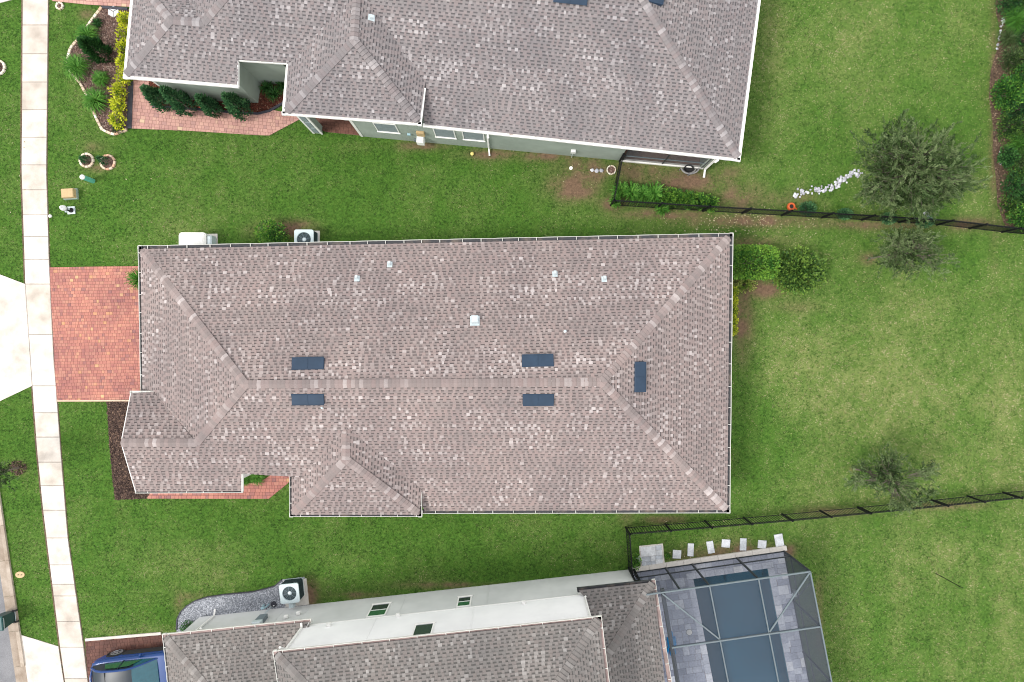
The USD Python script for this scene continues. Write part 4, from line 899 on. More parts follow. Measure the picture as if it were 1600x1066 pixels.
# downspouts, meter
c = lw(338); downspout(low, [P(314, 982, 2.62), c + lo_n * .07 + [-.1, 0, 2.3], c + lo_n * .07 + [0, 0, .25], c + lo_n * .3 + [0, 0, .06]], .045)
c = wallW; downspout(low, [P(437, 1012, 5.45), c + lo_n * .09 + [.0, 0, 5.1], c + lo_n * .09 + [0, 0, 2.95], c + lo_n * .12 + [-.06, .1, 2.82]], .05)
c = wallE; downspout(low, [P(933, 968, 5.5), c + lo_n * .08 + [-.05, 0, 5.15], c + lo_n * .09 + [-.05, 0, 3.1], c + lo_n * .12 + [.0, -.05, 2.95]], .05)
q = lw(426); mt = MB().box(q + lo_n * .1 + [0, 0, 1.5], [0.36, 0.2, 0.75], 6.3, bev=.04).build('meter_box', M['frame_grey'], low)
MB().box(q + lo_n * .12 + [.02, 0, 2.05], [0.42, 0.26, 0.28], 6.3, bev=.06).build('meter_cap', M['galv'], mt)
MB().tube([q + lo_n * .12 + [-.05, 0, 1.1], q + lo_n * .12 + [-.05, 0, .02]], .035, 6).build('conduit', M['galv'], mt)

# ================================================================== plants
def quads(mb, base, tip, half, tone):
    """leaf blades: base and tip points, half width vectors, tone per leaf"""
    n = len(base); mid = base * 0.5 + tip * 0.5; V = np.stack([base, mid + half, tip, mid - half], 1)
    f = (np.arange(n)[:, None, None] * 4 + np.array([[0, 1, 2], [0, 2, 3]])).reshape(-1, 3)
    mb.add(V.reshape(-1, 3), f, np.repeat(np.c_[np.clip(tone, 0, 1), np.zeros(n)], 4, 0))
def rdir(g, n):
    d = g.normal(size=(n, 3)); return d / np.linalg.norm(d, axis=1, keepdims=True)
def leaf_cloud(mb, g, pts, out, L, Wd, tone, spread=0.8, lift=0.3):
    n = len(pts); d = out + rdir(g, n) * spread + [0, 0, lift]; d /= np.linalg.norm(d, axis=1, keepdims=True)
    h = np.cross(d, rdir(g, n)); h /= np.maximum(np.linalg.norm(h, axis=1, keepdims=True), 1e-6)
    l = L * g.uniform(0.6, 1.3, n)[:, None]
    quads(mb, pts, pts + d * l, h * Wd * g.uniform(0.7, 1.2, n)[:, None] / 2, tone)
def lump(g, n, c, r, box=False, power=0.45):
    """points in the outer part of an ellipsoid or rounded block, with their outward directions"""
    d = rdir(g, n); 
    if box:
        m = np.abs(d) ** 1; d2 = d / (np.sum(np.abs(d) ** 6, 1, keepdims=True) ** (1 / 6)); p = d2 * (g.random((n, 1)) ** 0.22) * np.asarray(r)
    else: p = d * (g.random((n, 1)) ** power) * np.asarray(r)
    return p + c, d
def bush(name, label, px, r, mat, n, L, Wd, seed, cat='shrub', group=None, box=False, rz=0.0, base=None, tone=(0.5, 0.22), clump=0.0, lift=0.3, spread=0.8, low=0.5):
    g = np.random.default_rng(seed); b = P(*px); t = thing(name, label, cat, b, group)
    r = np.asarray(r, float); c = np.array([0, 0, r[2] * (1.0 if base is None else 1) + (base or 0.0)])
    pts, d = lump(g, n, np.zeros(3), r, box)
    if clump:
        nz = meshkit.fbm(pts / clump + seed, 2, seed); keep = nz > 0.42; pts, d = pts[keep], d[keep]
        pts = pts + d * ((meshkit.noise(pts / clump * 1.3 + 50 + seed, seed) - 0.5) * clump * 0.9)[:, None]
    a = math.radians(rz); R = np.array([[math.cos(a), -math.sin(a), 0], [math.sin(a), math.cos(a), 0], [0, 0, 1]])
    tn = tone[0] + 0.7 * (np.linalg.norm(pts / r, axis=1) - (0.95 if box else 0.75)) + g.normal(0, tone[1], len(pts)) + 0.6 * (meshkit.noise(pts * 2.2 + seed, seed) - 0.5) + 0.9 * (meshkit.noise(pts * 7.5 + seed, seed + 1) - 0.5)  # inner leaves toned darker: shade between the leaves put into their colour
    pts, d = pts @ R.T, d @ R.T
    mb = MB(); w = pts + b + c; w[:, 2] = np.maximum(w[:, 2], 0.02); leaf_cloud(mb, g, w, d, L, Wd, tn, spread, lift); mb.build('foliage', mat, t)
    sm = MB()
    for k in range(4):
        e = rdir(g, 1)[0] * r * 0.5; sm.tube([b + [g.normal(0, .03), g.normal(0, .03), 0], b + [e[0] * .4, e[1] * .4, r[2] * .7], b + c + [e[0], e[1], 0.2 * r[2]]], [0.022, 0.015, 0.006], 5)
    sm.build('stem', M['bark'], t)
    return t
def blades(mb, g, b, n, reach, height, wd, tone, droop=0.5):
    a = g.uniform(0, 2 * np.pi, n); R = reach * g.uniform(0.45, 1.1, n); Hh = height * g.uniform(0.5, 1.1, n); d = np.c_[np.cos(a), np.sin(a), 0 * a]; s_ = np.c_[-np.sin(a), np.cos(a), 0 * a]
    ts = [0.0, 0.35, 0.7, 1.0]; zz = [0, 0.75, 1.0, 1.0 - droop]; ww = [0.7, 1.0, 0.75, 0.05]
    root = b + np.c_[g.normal(0, reach * .1, (n, 2)), np.zeros(n)]
    V = []
    for t, z, w in zip(ts, zz, ww):
        c = root + d * (R * t)[:, None] + np.c_[np.zeros((n, 2)), Hh * z]
        V += [c - s_ * wd * w / 2, c + s_ * wd * w / 2]
    V = np.stack(V, 1); f = (np.arange(n)[:, None, None] * 8 + np.array([[2 * i, 2 * i + 1, 2 * i + 3, 2 * i + 2] for i in range(3)])).reshape(-1, 4)
    mb.add(V.reshape(-1, 3), f, np.repeat(np.c_[np.clip(g.normal(tone, 0.2, n), 0, 1), np.zeros(n)], 8, 0))
def grass_plant(name, label, px, reach, height, n, mat, seed, wd=0.022, cat='plant', group=None, droop=0.5, tone=.5):
    g = np.random.default_rng(seed); b = P(*px); t = thing(name, label, cat, b, group); mb = MB(); blades(mb, g, b, n, reach, height, wd, tone, droop); mb.build('leaves', mat, t)
    MB().lathe(b, [(reach * .16, 0), (reach * .12, 0.06), (0, 0.09)], 8).build('root_crown', M['leaf_dry'], t); return t
def cypress(name, label, px, h, r, mat, n, seed, group=None, L=0.13, cat='shrub', lean=(0, 0)):
    g = np.random.default_rng(seed); b = P(*px); t = thing(name, label, cat, b, group); u = g.random(n) ** 0.8; a = g.uniform(0, 2 * np.pi, n); prof = np.interp(u, [0, .2, .6, 1], [.75, 1, .72, .05])
    lob = 1 + 0.28 * np.sin(a * 5 + seed + u * 9) * g.uniform(.4, 1, n); rr = r * prof * lob * np.sqrt(g.uniform(0.25, 1, n))
    p = b + np.c_[np.cos(a) * rr + lean[0] * u, np.sin(a) * rr + lean[1] * u, 0.03 + u * h]; out = np.c_[np.cos(a), np.sin(a), np.full(n, 0.9)]
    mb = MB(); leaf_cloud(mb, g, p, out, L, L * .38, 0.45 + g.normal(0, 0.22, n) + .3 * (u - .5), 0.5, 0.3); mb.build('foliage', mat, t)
    MB().tube([b, b + [lean[0] * .5, lean[1] * .5, h * .55], b + [lean[0], lean[1], h * .92]], [0.03, 0.02, 0.006], 6).build('stem', M['bark'], t); return t
def tree(name, label, base_px, crown_px, cz, r, nb, nl, seed, trunk_r=0.06, wisp=0.5, L=0.11, tone=.45, group=None, density=None):
    """open fine leaved tree: trunk, limbs and long wispy twigs clothed with narrow leaves"""
    g = np.random.default_rng(seed); b = P(*base_px); c = P(*crown_px, cz); t = thing(name, label, 'tree', b, group); r = np.asarray(r, float)
    fork = b * 0.55 + c * 0.45; fork[2] = cz * 0.38
    MB().tube([b - [0, 0, .03], (b + fork) / 2 + [.03, .02, 0], fork], [trunk_r, trunk_r * .85, trunk_r * .7], 8).build('trunk', M['bark'], t)
    lm, fm, tw = MB(), MB(), MB(); limbs = []
    for k in range(9):
        d = rdir(g, 1)[0]; d[2] = abs(d[2]) * 0.7 + .1; e = c + d * r * 0.62; m = fork * .5 + e * .5 + rdir(g, 1)[0] * .12
        lm.tube([fork, m, e], [trunk_r * .5, trunk_r * .32, trunk_r * .12], 5); limbs.append((fork, m, e))
    lm.build('limbs', M['bark'], t)
    P0, D, T = [], [], []
    nc = max(12, nb // 9); cl = lump(g, nc, np.zeros(3), r * 0.86, power=0.55)[0]; cl[:, 2] += 0.0
    for q0 in cl:
        if density is not None and g.random() > density(q0 / r): continue
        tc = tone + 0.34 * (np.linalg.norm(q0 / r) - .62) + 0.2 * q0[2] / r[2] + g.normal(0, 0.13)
        for k in range(9):
            out = unit(rdir(g, 1)[0] + 0.55 * unit(q0 * [1, 1, .6]) + [0, 0, .15]); ln = g.uniform(0.22, 0.5) * r[0] * (0.55 + wisp * 0.5 * g.random()); s0 = c + q0 + rdir(g, 1)[0] * .16 * r
            e = s0 + out * ln + [0, 0, -0.1 * ln]; bend = rdir(g, 1)[0] * ln * .2
            if k % 3 == 0: tw.tube([c + q0 * .45, s0, e], [.010, .006, .002], 3)
            q = g.random(nl) ** 0.8; pt = s0 + (e - s0) * q[:, None] + bend * (4 * q * (1 - q))[:, None] + g.normal(0, 0.03, (nl, 3))
            P0.append(pt); D.append(np.tile(out, (nl, 1))); T.append(tc + g.normal(0, 0.14, nl) + g.normal(0, .12))
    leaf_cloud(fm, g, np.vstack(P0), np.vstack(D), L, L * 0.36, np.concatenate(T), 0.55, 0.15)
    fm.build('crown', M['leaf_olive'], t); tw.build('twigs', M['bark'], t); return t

# trees of the back gardens and the kerb strip
tree('olive_tree', 'large bushy grey green tree inside the upper fence at the end of the white rocks', (1352, 302), (1430, 262), 3.1, (2.75, 2.05, 1.65), 1300, 44, 501, .09, .45, .125, .55, None, lambda q: 1.0 - 0.42 * (q[0] > .15) * (q[1] > -.35))
tree('olive_tree', 'small open grey green tree just below the upper fence on the back lawn', (1357, 404), (1428, 394), 2.5, (2.05, 1.2, 1.1), 400, 28, 502, .05, .6, .12, .66, None, lambda q: 1.0 - 0.5 * (q[0] > .1))
tree('olive_tree', 'small wispy grey green tree beside the lower fence on the back lawn', (1334, 733), (1394, 748), 2.6, (1.85, 1.35, 1.15), 400, 28, 503, .05, .6, .12, .64, None, lambda q: 1.0 - 0.5 * (q[0] > .2))
tree('young_tree', 'young street tree leaning out of the picture on the kerb strip at left', (29, 731), (-14, 742), 2.6, (1.2, .95, 1.2), 130, 26, 504, .055, .5, .12, .4)

# shrubs round the middle house
bush('clipped_hedge', 'clipped flat green hedge at the right end of the middle house', (1166, 412), (1.30, .78, .52), M['leaf_bright'], 7000, .095, .06, 511, box=True, rz=-1, tone=(.74, .26), cat='hedge')
bush('shrub', 'loose rounded green shrub right of the clipped hedge', (1240, 426), (1.32, 1.1, .6), M['leaf_mid'], 5200, .14, .08, 512, tone=(.68, .25), clump=.32)
bush('ground_shrub', 'low variegated yellow green shrub below the clipped hedge', (1160, 446), (.62, .36, .28), M['leaf_varieg'], 1500, .075, .05, 513, tone=(.5, .25), clump=.2)
for i in range(5):
    bush('ground_shrub', ['yellow green low shrub against the right wall, nearest the hedge corner', 'yellow green low shrub against the right wall, second from the hedge corner', 'yellow green low shrub against the right wall, middle one of five', 'yellow green low shrub against the right wall, fourth from the hedge corner', 'yellow green low shrub against the right wall, farthest from the hedge'][i],
         (1143, 456 + i * 15), (.24, .27, .24), M['leaf_lime'], 520, .07, .045, 520 + i, tone=(.45, .25), group='low shrubs along the right wall')
bush('round_shrub', 'round green shrub left of the air conditioner behind the middle house', (431, 368.5), (.76, .66, .6), M['leaf_bright'], 3000, .11, .06, 531, tone=(.62, .26), clump=.24)
grass_plant('strappy_plant', 'grassy yellow green plant at the top corner of the red driveway', (226, 438), .62, .9, 190, M['leaf_lily'], 532, .03)
g_ = np.random.default_rng(77)
grass_plant('strappy_plant', 'bright green grassy plant in the notch beside the front walkway', (404, 745), .42, .35, 260, M['leaf_lily'], 533, .02)
grass_plant('strappy_plant', 'small green grassy plant at the white corner of the notch', (386, 751), .28, .3, 160, M['leaf_lily'], 534, .02)

# front bed of the upper house
for i, (q, rr, hh, lb) in enumerate((((126, 109), .72, .62, 'large fountain grass in the front bed, leftmost against the edging blocks'), ((155, 160), .68, .6, 'large fountain grass in the front bed, lowest of the clumps'), ((161, 126), .45, .4, 'small fountain grass in the middle of the front bed'), ((141, 58), .6, .5, 'fountain grass tucked above the dark cypress in the front bed'), ((155, 38), .26, .3, 'small dark grass tuft near the top of the front bed'))):
    grass_plant('fountain_grass', lb, q, rr, hh, 320 if rr > .4 else 170, M['leaf_lily'] if i != 4 else M['leaf_dark'], 540 + i, .034, group='fountain grasses in the front bed')
cypress('cypress', 'dark green cypress leaning out of the front bed', (164, 88), 1.75, .46, M['leaf_dark'], 2400, 551, L=.2)
for i in range(8):
    y = 38 + i * 22
    bush('golden_shrub', f'golden yellow shrub of the row along the front wall, {["topmost", "second from the top", "third from the top", "fourth from the top", "fifth from the top", "third from the bottom", "second from the bottom", "lowest"][i]}',
         (204 - i * .9 - (7 if i > 4 else 0), y), (.33, .38, .42), M['leaf_lime'], 620, .11, .07, 560 + i, tone=(.62, .26), clump=.2, group='golden shrubs along the front wall')
bush('small_plant', 'small dark green plant at the foot of the golden shrubs', (186, 203), (.3, .22, .12), M['leaf_dark'], 300, .08, .04, 569, cat='plant')
# topiary along the green wall
for i, (q, h, r, lb) in enumerate((((264, 165), 2.2, .40, 'leftmost feathery cypress beside the corner downspout of the green wall'), ((299, 172), 2.7, .42, 'second feathery cypress from the left, against the green wall'), ((340, 175.5), 2.0, .34, 'smallest feathery cypress, third along the green wall'), ((384, 177), 2.35, .44, 'rightmost feathery cypress, near the corner of the green wall'))):
    cypress('cypress', lb, (q[0], q[1]), h, r, M['leaf_blue'], 1900, 570 + i, 'cypresses along the green wall', .19)
for i, (q, z, lb) in enumerate((((281, 169), .9, 'red garden ornament between the first two cypresses'), ((327, 176), .8, 'red garden ornament left of the smallest cypress'), ((371, 178), 1.1, 'red garden ornament left of the rightmost cypress'))):
    b = P(*q); t = thing('garden_ornament', lb, 'ornament', b, 'red ornaments between the cypresses')
    MB().tube([b, b + [0, 0, z]], .012, 5).build('stake', M['iron'], t)
    mb = MB(); 
    for k in range(7):
        a = k * 2 * math.pi / 7; d = np.array([math.cos(a), math.sin(a), .35]); s_ = np.array([-math.sin(a), math.cos(a), 0]); c0 = b + [0, 0, z]
        mb.add([c0, c0 + d * .07 + s_ * .035, c0 + d * .14, c0 + d * .07 - s_ * .035], [[0, 1, 2, 3]])
    mb.lathe(b + [0, 0, z - .02], [(0, 0), (.03, .01), (.035, .04), (0, .06)], 8); mb.build('petals', M['red_flower'], t)
for i, q in enumerate(((420, 140), (430, 150), (443, 137))):
    grass_plant('strappy_plant', ['dark strappy plant in the recess against the green wall', 'dark strappy plant in the middle of the red recess bed', 'dark strappy plant under the gutter in the recess'][i], q, .42, .5, 110, M['leaf_dark'], 580 + i, .03, tone=.75)

# flower bed along the rear fence
REAR = [('shrub', 'dark green shrub at the top of the rear bed', (1568, 12), (.7, .7, .5), 'leaf_dark', 2400, .1, .05, .62), ('shrub', 'grey green shrub below the gap in the rear bed rocks', (1572, 98), (.55, .65, .45), 'leaf_olive', 2400, .1, .03, .5),
        ('shrub', 'broad bright green shrub spilling over the lawn from the rear bed', (1563, 152), (.75, .85, .6), 'leaf_bright', 3600, .12, .065, .5), ('shrub', 'bright green shrub against the rear fence right of the broad one', (1584, 132), (.6, .7, .75), 'leaf_bright', 2600, .12, .065, .6),
        ('shrub', 'mid green shrub below the broad bright one', (1568, 205), (.6, .8, .5), 'leaf_mid', 2800, .1, .05, .45), ('shrub', 'dark green shrub in the lower half of the rear bed', (1574, 292), (.6, .75, .5), 'leaf_dark', 2600, .1, .05, .7),
        ('shrub', 'bright green shrub at the meeting of the two black fences', (1583, 344), (.6, .6, .7), 'leaf_bright', 2600, .11, .06, .5), ('shrub', 'olive shrub halfway down the rear bed', (1582, 252), (.5, .5, .45), 'leaf_olive', 1600, .1, .035, .5)]
for q, r, mt, lb in (((1590, 14), .6, 'leaf_mid', 'green shrub at the top right corner of the picture'), ((1590, 62), .5, 'leaf_dark', 'dark shrub against the rear fence behind the fountain grass'), ((1586, 100), .5, 'leaf_mid', 'green shrub against the rear fence above the bright ones'), ((1577, 178), .6, 'leaf_dark', 'dark green shrub just below the broad bright one'),
        ((1589, 205), .5, 'leaf_mid', 'green shrub pressed to the rear fence at its middle'), ((1567, 250), .45, 'leaf_dark', 'low dark shrub behind the lower white rocks'), ((1586, 275), .55, 'leaf_mid', 'green shrub between the olive and the dark shrub of the rear bed'), ((1570, 322), .45, 'leaf_mid', 'lowest shrub at the lawn side of the rear bed'), ((1590, 316), .55, 'leaf_dark', 'dark shrub by the rear fence above the fence meeting')):
    REAR.append(('shrub', lb, q, (r, r * 1.15, r * .85), mt, 2000, .1, .055, .5))
for i, (nm, lb, q, r, mt, n, L, wd, tn) in enumerate(REAR): bush(nm, lb, q, r, M[mt], n, L, wd, 600 + i, clump=.28, tone=(tn - .12, .24), group='shrubs of the rear bed', spread=.9)
grass_plant('fountain_grass', 'yellow green fountain grass near the top of the rear bed', (1576, 38), .75, .9, 420, M['leaf_lily'], 620, .02, tone=.35); grass_plant('fountain_grass', 'brownish fountain grass below the white rocks of the rear bed', (1568, 64), .6, .6, 300, M['leaf_olive'], 621, .02)
grass_plant('fountain_grass', 'spiky green fountain grass against the lower rear fence', (1583, 232), .75, .85, 320, M['leaf_lily'], 622, .02, tone=.3)

# plants along the upper fence
for i, (q, rr) in enumerate((((968, 300), .5), ((985, 303), .6), ((1003, 306), .55), ((1020, 303), .6), ((960, 318), .35), ((1032, 328), .4))):
    grass_plant('lily', ['lily clump inside the fence corner', 'lily clump second from the fence corner', 'lily clump third from the fence corner', 'lily clump beside the leafy shrubs', 'small lily poking out under the fence corner', 'lily pushing through the fence onto the lawn'][i], q, rr, .6, 150, M['leaf_lily'], 630 + i, .045, group='lilies inside the upper fence')
for i, x in enumerate((1043, 1058, 1074, 1090, 1106)):
    bush('leafy_shrub', 'low leafy green shrub inside the upper fence, ' + ['next to the lilies', 'second from the lilies', 'middle of the row', 'second from the right end', 'right end of the row'][i], (x, 309 + i * 2.6), (.42, .40, .3), M['leaf_bright'], 1400, .1, .06, 640 + i, tone=(.6, .25), clump=.2, group='leafy shrubs inside the upper fence')
bush('juniper', 'small dark juniper beside the orange pot behind the upper fence', (1259, 327), (.42, .32, .2), M['leaf_blue'], 1200, .1, .03, 650, tone=(.45, .2))
for i, (x, y, rr) in enumerate(((1316, 336, .34), (1384, 343, .36), (1440, 348, .4))): bush('juniper', ['dark juniper half through the upper fence, right of the one by the orange pot', 'dark juniper half through the upper fence below the trunk of the large tree', 'dark juniper half through the upper fence beside the few white rocks'][i], (x, y), (rr, rr * .7, .28), M['leaf_blue'], 900, .1, .035, 655 + i, tone=(.42, .2))
bush('weed', 'small bright green weed beside the square paver pad', (1059 - 17, 868), (.14, .12, .08), M['leaf_bright'], 160, .07, .04, 651, cat='plant')
bush('small_plant', 'small leafy plant between the gate and the paver pad', (993, 876), (.22, .4, .22), M['leaf_bright'], 520, .08, .045, 652, cat='plant', clump=.2)
bush('small_plant', 'small green plant at the corner of the gravel bed', (296, 976), (.3, .3, .25), M['leaf_dark'], 500, .08, .04, 653, cat='plant')

# ================================================================== edging, rings, stones
def block_row(name, label, pts, mat, seed, bl=.2, bw=.11, bh=.1, cat='edging', piece='edging_block', closed=False, gap=.015, tone=.6):
    """a row of small blocks along a ground line"""
    g = np.random.default_rng(seed); pts = np.array([P(*p) for p in pts]); t = thing(name, label, cat, pts.mean(0))
    if closed: pts = np.vstack([pts, pts[:1]])
    seg = np.linalg.norm(np.diff(pts, axis=0), axis=1); s_ = np.r_[0, np.cumsum(seg)]; k = max(3, int(round(s_[-1] / bl))); st = s_[-1] / k
    for i in range(k):
        q = np.array([[np.interp((i + e) * st, s_, pts[:, a]) for a in range(3)] for e in (.02, .98)]); m = q.mean(0); d = q[1] - q[0]
        MB().box([m[0], m[1], bh / 2], [np.linalg.norm(d) - gap, bw * g.uniform(.9, 1.12), bh * g.uniform(.9, 1.1)], math.degrees(math.atan2(d[1], d[0])) + g.normal(0, 3), (float(np.clip(g.normal(tone, .3), 0, 1)), 0), bev=.015).build(piece, mat, t)
    return t
fb = [(160, 12), (142, 35), (127, 57), (111, 76), (106, 95), (110, 112), (126, 130), (137, 150), (149, 180), (160, 203), (178, 211), (199, 203)]
dn = np.array(fb, float)
block_row('bed_edging', 'row of cream and terracotta edging blocks round the front bed', fb, M['edge_stone'], 701, .21, .12)
def strip(name, label, pts, w, h, mat, cat='edging'):
    t = np.array([P(*p) for p in pts]); mb = MB()
    for a, b in zip(t[:-1], t[1:]): mb.beam(a + [0, 0, h / 2], b + [0, 0, h / 2], w, h)
    mb.build(name, mat, label=label, cat=cat)
strip('rubber_edging', 'wide dark edging strip between the front bed and the pink pavers', [(205.5, 128), (202.5, 201)], .24, .075, M['edging_dark'])
strip('rubber_edging', 'dark edging strip at the top of the front bed under the driveway', [(160, 12), (200, 15)], .12, .09, M['edging_dark'])
strip('rubber_edging', 'dark curved edging between the red mulch and the pink walkway', [(240, 167), (300, 171), (360, 176), (404, 178.5), (422, 174), (446, 160), (456, 154)], .1, .12, M['edging_dark'])
strip('rubber_edging', 'dark edging curving round the grey gravel bed', [(276.5, 984), (277, 968), (282.5, 956), (291.5, 947), (305, 938.7), (324.5, 932.7), (350, 929), (395, 924.5), (417.5, 919), (429.5, 915.5), (440, 906)], .05, .08, M['edging_dark'])
def ring(name, label, px, r, n, seed, shrub=True, tone=.6, bl=(.12, .1), soil='mulch_brown'):
    g = np.random.default_rng(seed); c = P(*px); t = thing(name, label, 'tree ring', c)
    for k in range(n):
        a = k * 2 * math.pi / n + g.normal(0, .03); MB().box([c[0] + r * math.cos(a), c[1] + r * math.sin(a), .05], [2 * math.pi * r / n - .015, bl[1], .1], math.degrees(a) + 90 + g.normal(0, 4), (float(np.clip(g.normal(tone, .25), 0, 1)), 0), bev=.012).build('edging_block', M['edge_stone'], t)
    circ = Polygon([(c[0] + r * math.cos(a), c[1] + r * math.sin(a)) for a in np.arange(20) * math.pi / 10]); mb = MB().sheet(circ, .024, (.4, 0)); chips(mb, circ, 150, .07, .05, seed); mb.build('mulch', M[soil], t)
ring('stone_ring', 'left of the two block rings round small cypresses on the front lawn', (136, 251), .31, 12, 711); ring('stone_ring', 'right of the two block rings round small cypresses on the front lawn', (169, 254), .33, 12, 712, tone=.35)
cypress('cypress', 'tiny cypress inside the left block ring', (137, 251), .55, .17, M['leaf_blue'], 700, 713, L=.08); cypress('cypress', 'tiny cypress inside the right block ring', (167, 253), .75, .19, M['leaf_blue'], 800, 714, L=.08)
ring('stone_ring', 'small pale ring round bare soil below the pink driveway at top left', (94, 10), .15, 8, 715, tone=1.0, bl=(.1, .08)); ring('stone_ring', 'half hidden block ring with dark mulch at the left edge', (-3, 106), .34, 13, 716, tone=.55, soil='mulch_dark')
ring('stone_ring', 'small ring of pale blocks with a weed beside the fence corner', (955, 266), .2, 9, 717, tone=.9, bl=(.1, .05))
t = thing('mulch_circle', 'bare mulch circle round the young street tree', 'mulch', P(28, 731)); circ = Point = Polygon([tuple((P(28, 731) + [.42 * math.cos(a), .36 * math.sin(a), 0])[:2]) for a in np.arange(18) * math.pi / 9]); mb = MB(); chips(mb, circ, 260, .08, .05, 718); mb.build('chips', M['mulch_dark'], t, kind='stuff')
def rock(mb, g, c, r, tone):
    m = trimesh.creation.icosphere(1, 1.0); v = m.vertices * (1 + .35 * (meshkit.noise(m.vertices * 1.7 + g.random() * 50, 3)[:, None] - .5)); mb.add(v * r * g.uniform(.75, 1.25, 3) * [1, 1, .65] + c, m.faces, (tone, 0))
def rock_row(name, label, pts, w, n, r, seed):
    g = np.random.default_rng(seed); pts = np.array([P(*p) for p in pts]); t = thing(name, label, 'rocks', pts.mean(0)); s_ = np.r_[0, np.cumsum(np.linalg.norm(np.diff(pts, axis=0), axis=1))]
    for i in range(n):
        q = g.random() * s_[-1]; c = np.array([np.interp(q, s_, pts[:, a]) for a in range(3)]) + [g.normal(0, w), g.normal(0, w), r * .4]; mb = MB(); rock(mb, g, c, r * g.uniform(.6, 1.25), g.random()); mb.build('rock', M['white_rock'], t)
rock_row('rock_border', 'winding border of white rocks leading up to the large tree', [(1241, 306), (1256, 301), (1272, 299), (1290, 296), (1304, 289), (1318, 280), (1332, 271), (1345, 270)], .095, 120, .062, 721)
rock_row('rock_border', 'short line of white rocks at the upper end of the rear bed', [(1569, 30), (1563, 45), (1562, 58), (1558, 70), (1557, 78)], .04, 20, .055, 722); rock_row('rock_border', 'short line of white rocks lower in the rear bed', [(1564, 236), (1562, 246), (1563, 258)], .04, 9, .055, 723)
rock_row('rock_pile', 'few white rocks beside the upper fence under the large tree', [(1446, 334), (1452, 341), (1447, 348)], .08, 12, .09, 724)
rock_row('rock_row', 'row of small white rocks beside the fence corner', [(919, 266), (944, 267)], .015, 5, .085, 725)
for i, (q, s_) in enumerate((((174, 12), 0), ((184, 19), 1), ((176, 25), 2))): pass
t = thing('hexagon_stone', 'hexagon of three white stepping stones at the top of the front bed', 'paving stone', P(178, 19))
c = P(178, 19)
for k in range(3):
    a0 = math.radians(30 + k * 120); pts = [(0, 0)] + [(.30 * math.cos(a0 + math.radians(60 * j)), .30 * math.sin(a0 + math.radians(60 * j))) for j in range(3)]
    MB().prism(Polygon([(c[0] + x, c[1] + y) for x, y in pts]).buffer(-.018, join_style=2), 0, .07, (.9, 0)).build('stone_piece', M['pad_stone'], t)

# pieces of the lower garden: paver pad, stepping stones
t = thing('paver_pad', 'square pad of pale pavers inside the gate by the pool screen', 'paving', P(1018, 868)); g = np.random.default_rng(731)
o = P(1000, 854.5); ux, uy = unit(P(1034, 851) - P(1000, 854.5)), unit(P(1003, 887) - P(1000, 854.5))
for (x0, y0, x1, y1) in ((0, 0, 24, 16), (24, 0, 34, 8), (24, 8, 34, 16), (0, 16, 15, 24), (15, 16, 22, 24), (22, 16, 34, 22), (0, 24, 7, 33), (7, 24, 15, 33), (15, 24, 22, 33), (22, 22, 34, 33)):
    q = [o + ux * x * .0305 + uy * y * .0305 for x, y in ((x0, y0), (x1, y0), (x1, y1), (x0, y1))]
    MB().prism(Polygon([tuple(p[:2]) for p in q]).buffer(-.008, join_style=2), 0, .06 + g.normal(0, .002), (float(np.clip(g.normal(.75, .25), 0, 1)), 0)).build('paver', M['pad_stone'], t)
MB().prism(Polygon([tuple((o + ux * x * .0305 + uy * y * .0305)[:2]) for x, y in ((-1.5, -1.5), (36.5, -1.5), (36.5, 34), (-1.5, 34))]), 0, .03).build('pad_edge', M['trim_stone'], t)
stones = [((1057.5, 866), 13, 13, -3), ((1079, 859), 9.5, 20, -3), ((1110, 855), 10.5, 19, 10), ((1134, 849), 13, 12.5, -4), ((1161, 850.5), 10, 19, -2), ((1190.5, 850.5), 13, 12.5, -5), ((1217, 844), 13, 19, 10)]
names = ['square stepping stone nearest the paver pad', 'long stepping stone second from the paver pad', 'long stained stepping stone third from the paver pad', 'square stepping stone in the middle of the line', 'long stepping stone fifth from the paver pad', 'square stepping stone second from the far end', 'large tilted stepping stone at the far end above the pool corner']
for i, ((x, y), w, h, a) in enumerate(stones):
    p = P(x, y); MB().box([p[0], p[1], .03], [w * .0309, h * .0309, .06], a, (float(rng.uniform(.5, 1)), 0), bev=.012).build('stepping_stone', M['pad_stone'], label=names[i], cat='paving stone', group='stepping stones above the pool screen')
for i, ((x, y), w, h, a) in enumerate((((999, 873), 7, 8, 35), ((1005.5, 881), 5, 11, 12))):
    p = P(x, y); MB().box([p[0], p[1], .05], [w * .0309, h * .0309, .06], a, (.95 - .5 * i, 0), bev=.01).build('loose_paver', M['pad_stone'], label=['loose tilted white paver left of the paver pad', 'grey loose paver at the lower left of the paver pad'][i], cat='paving stone')

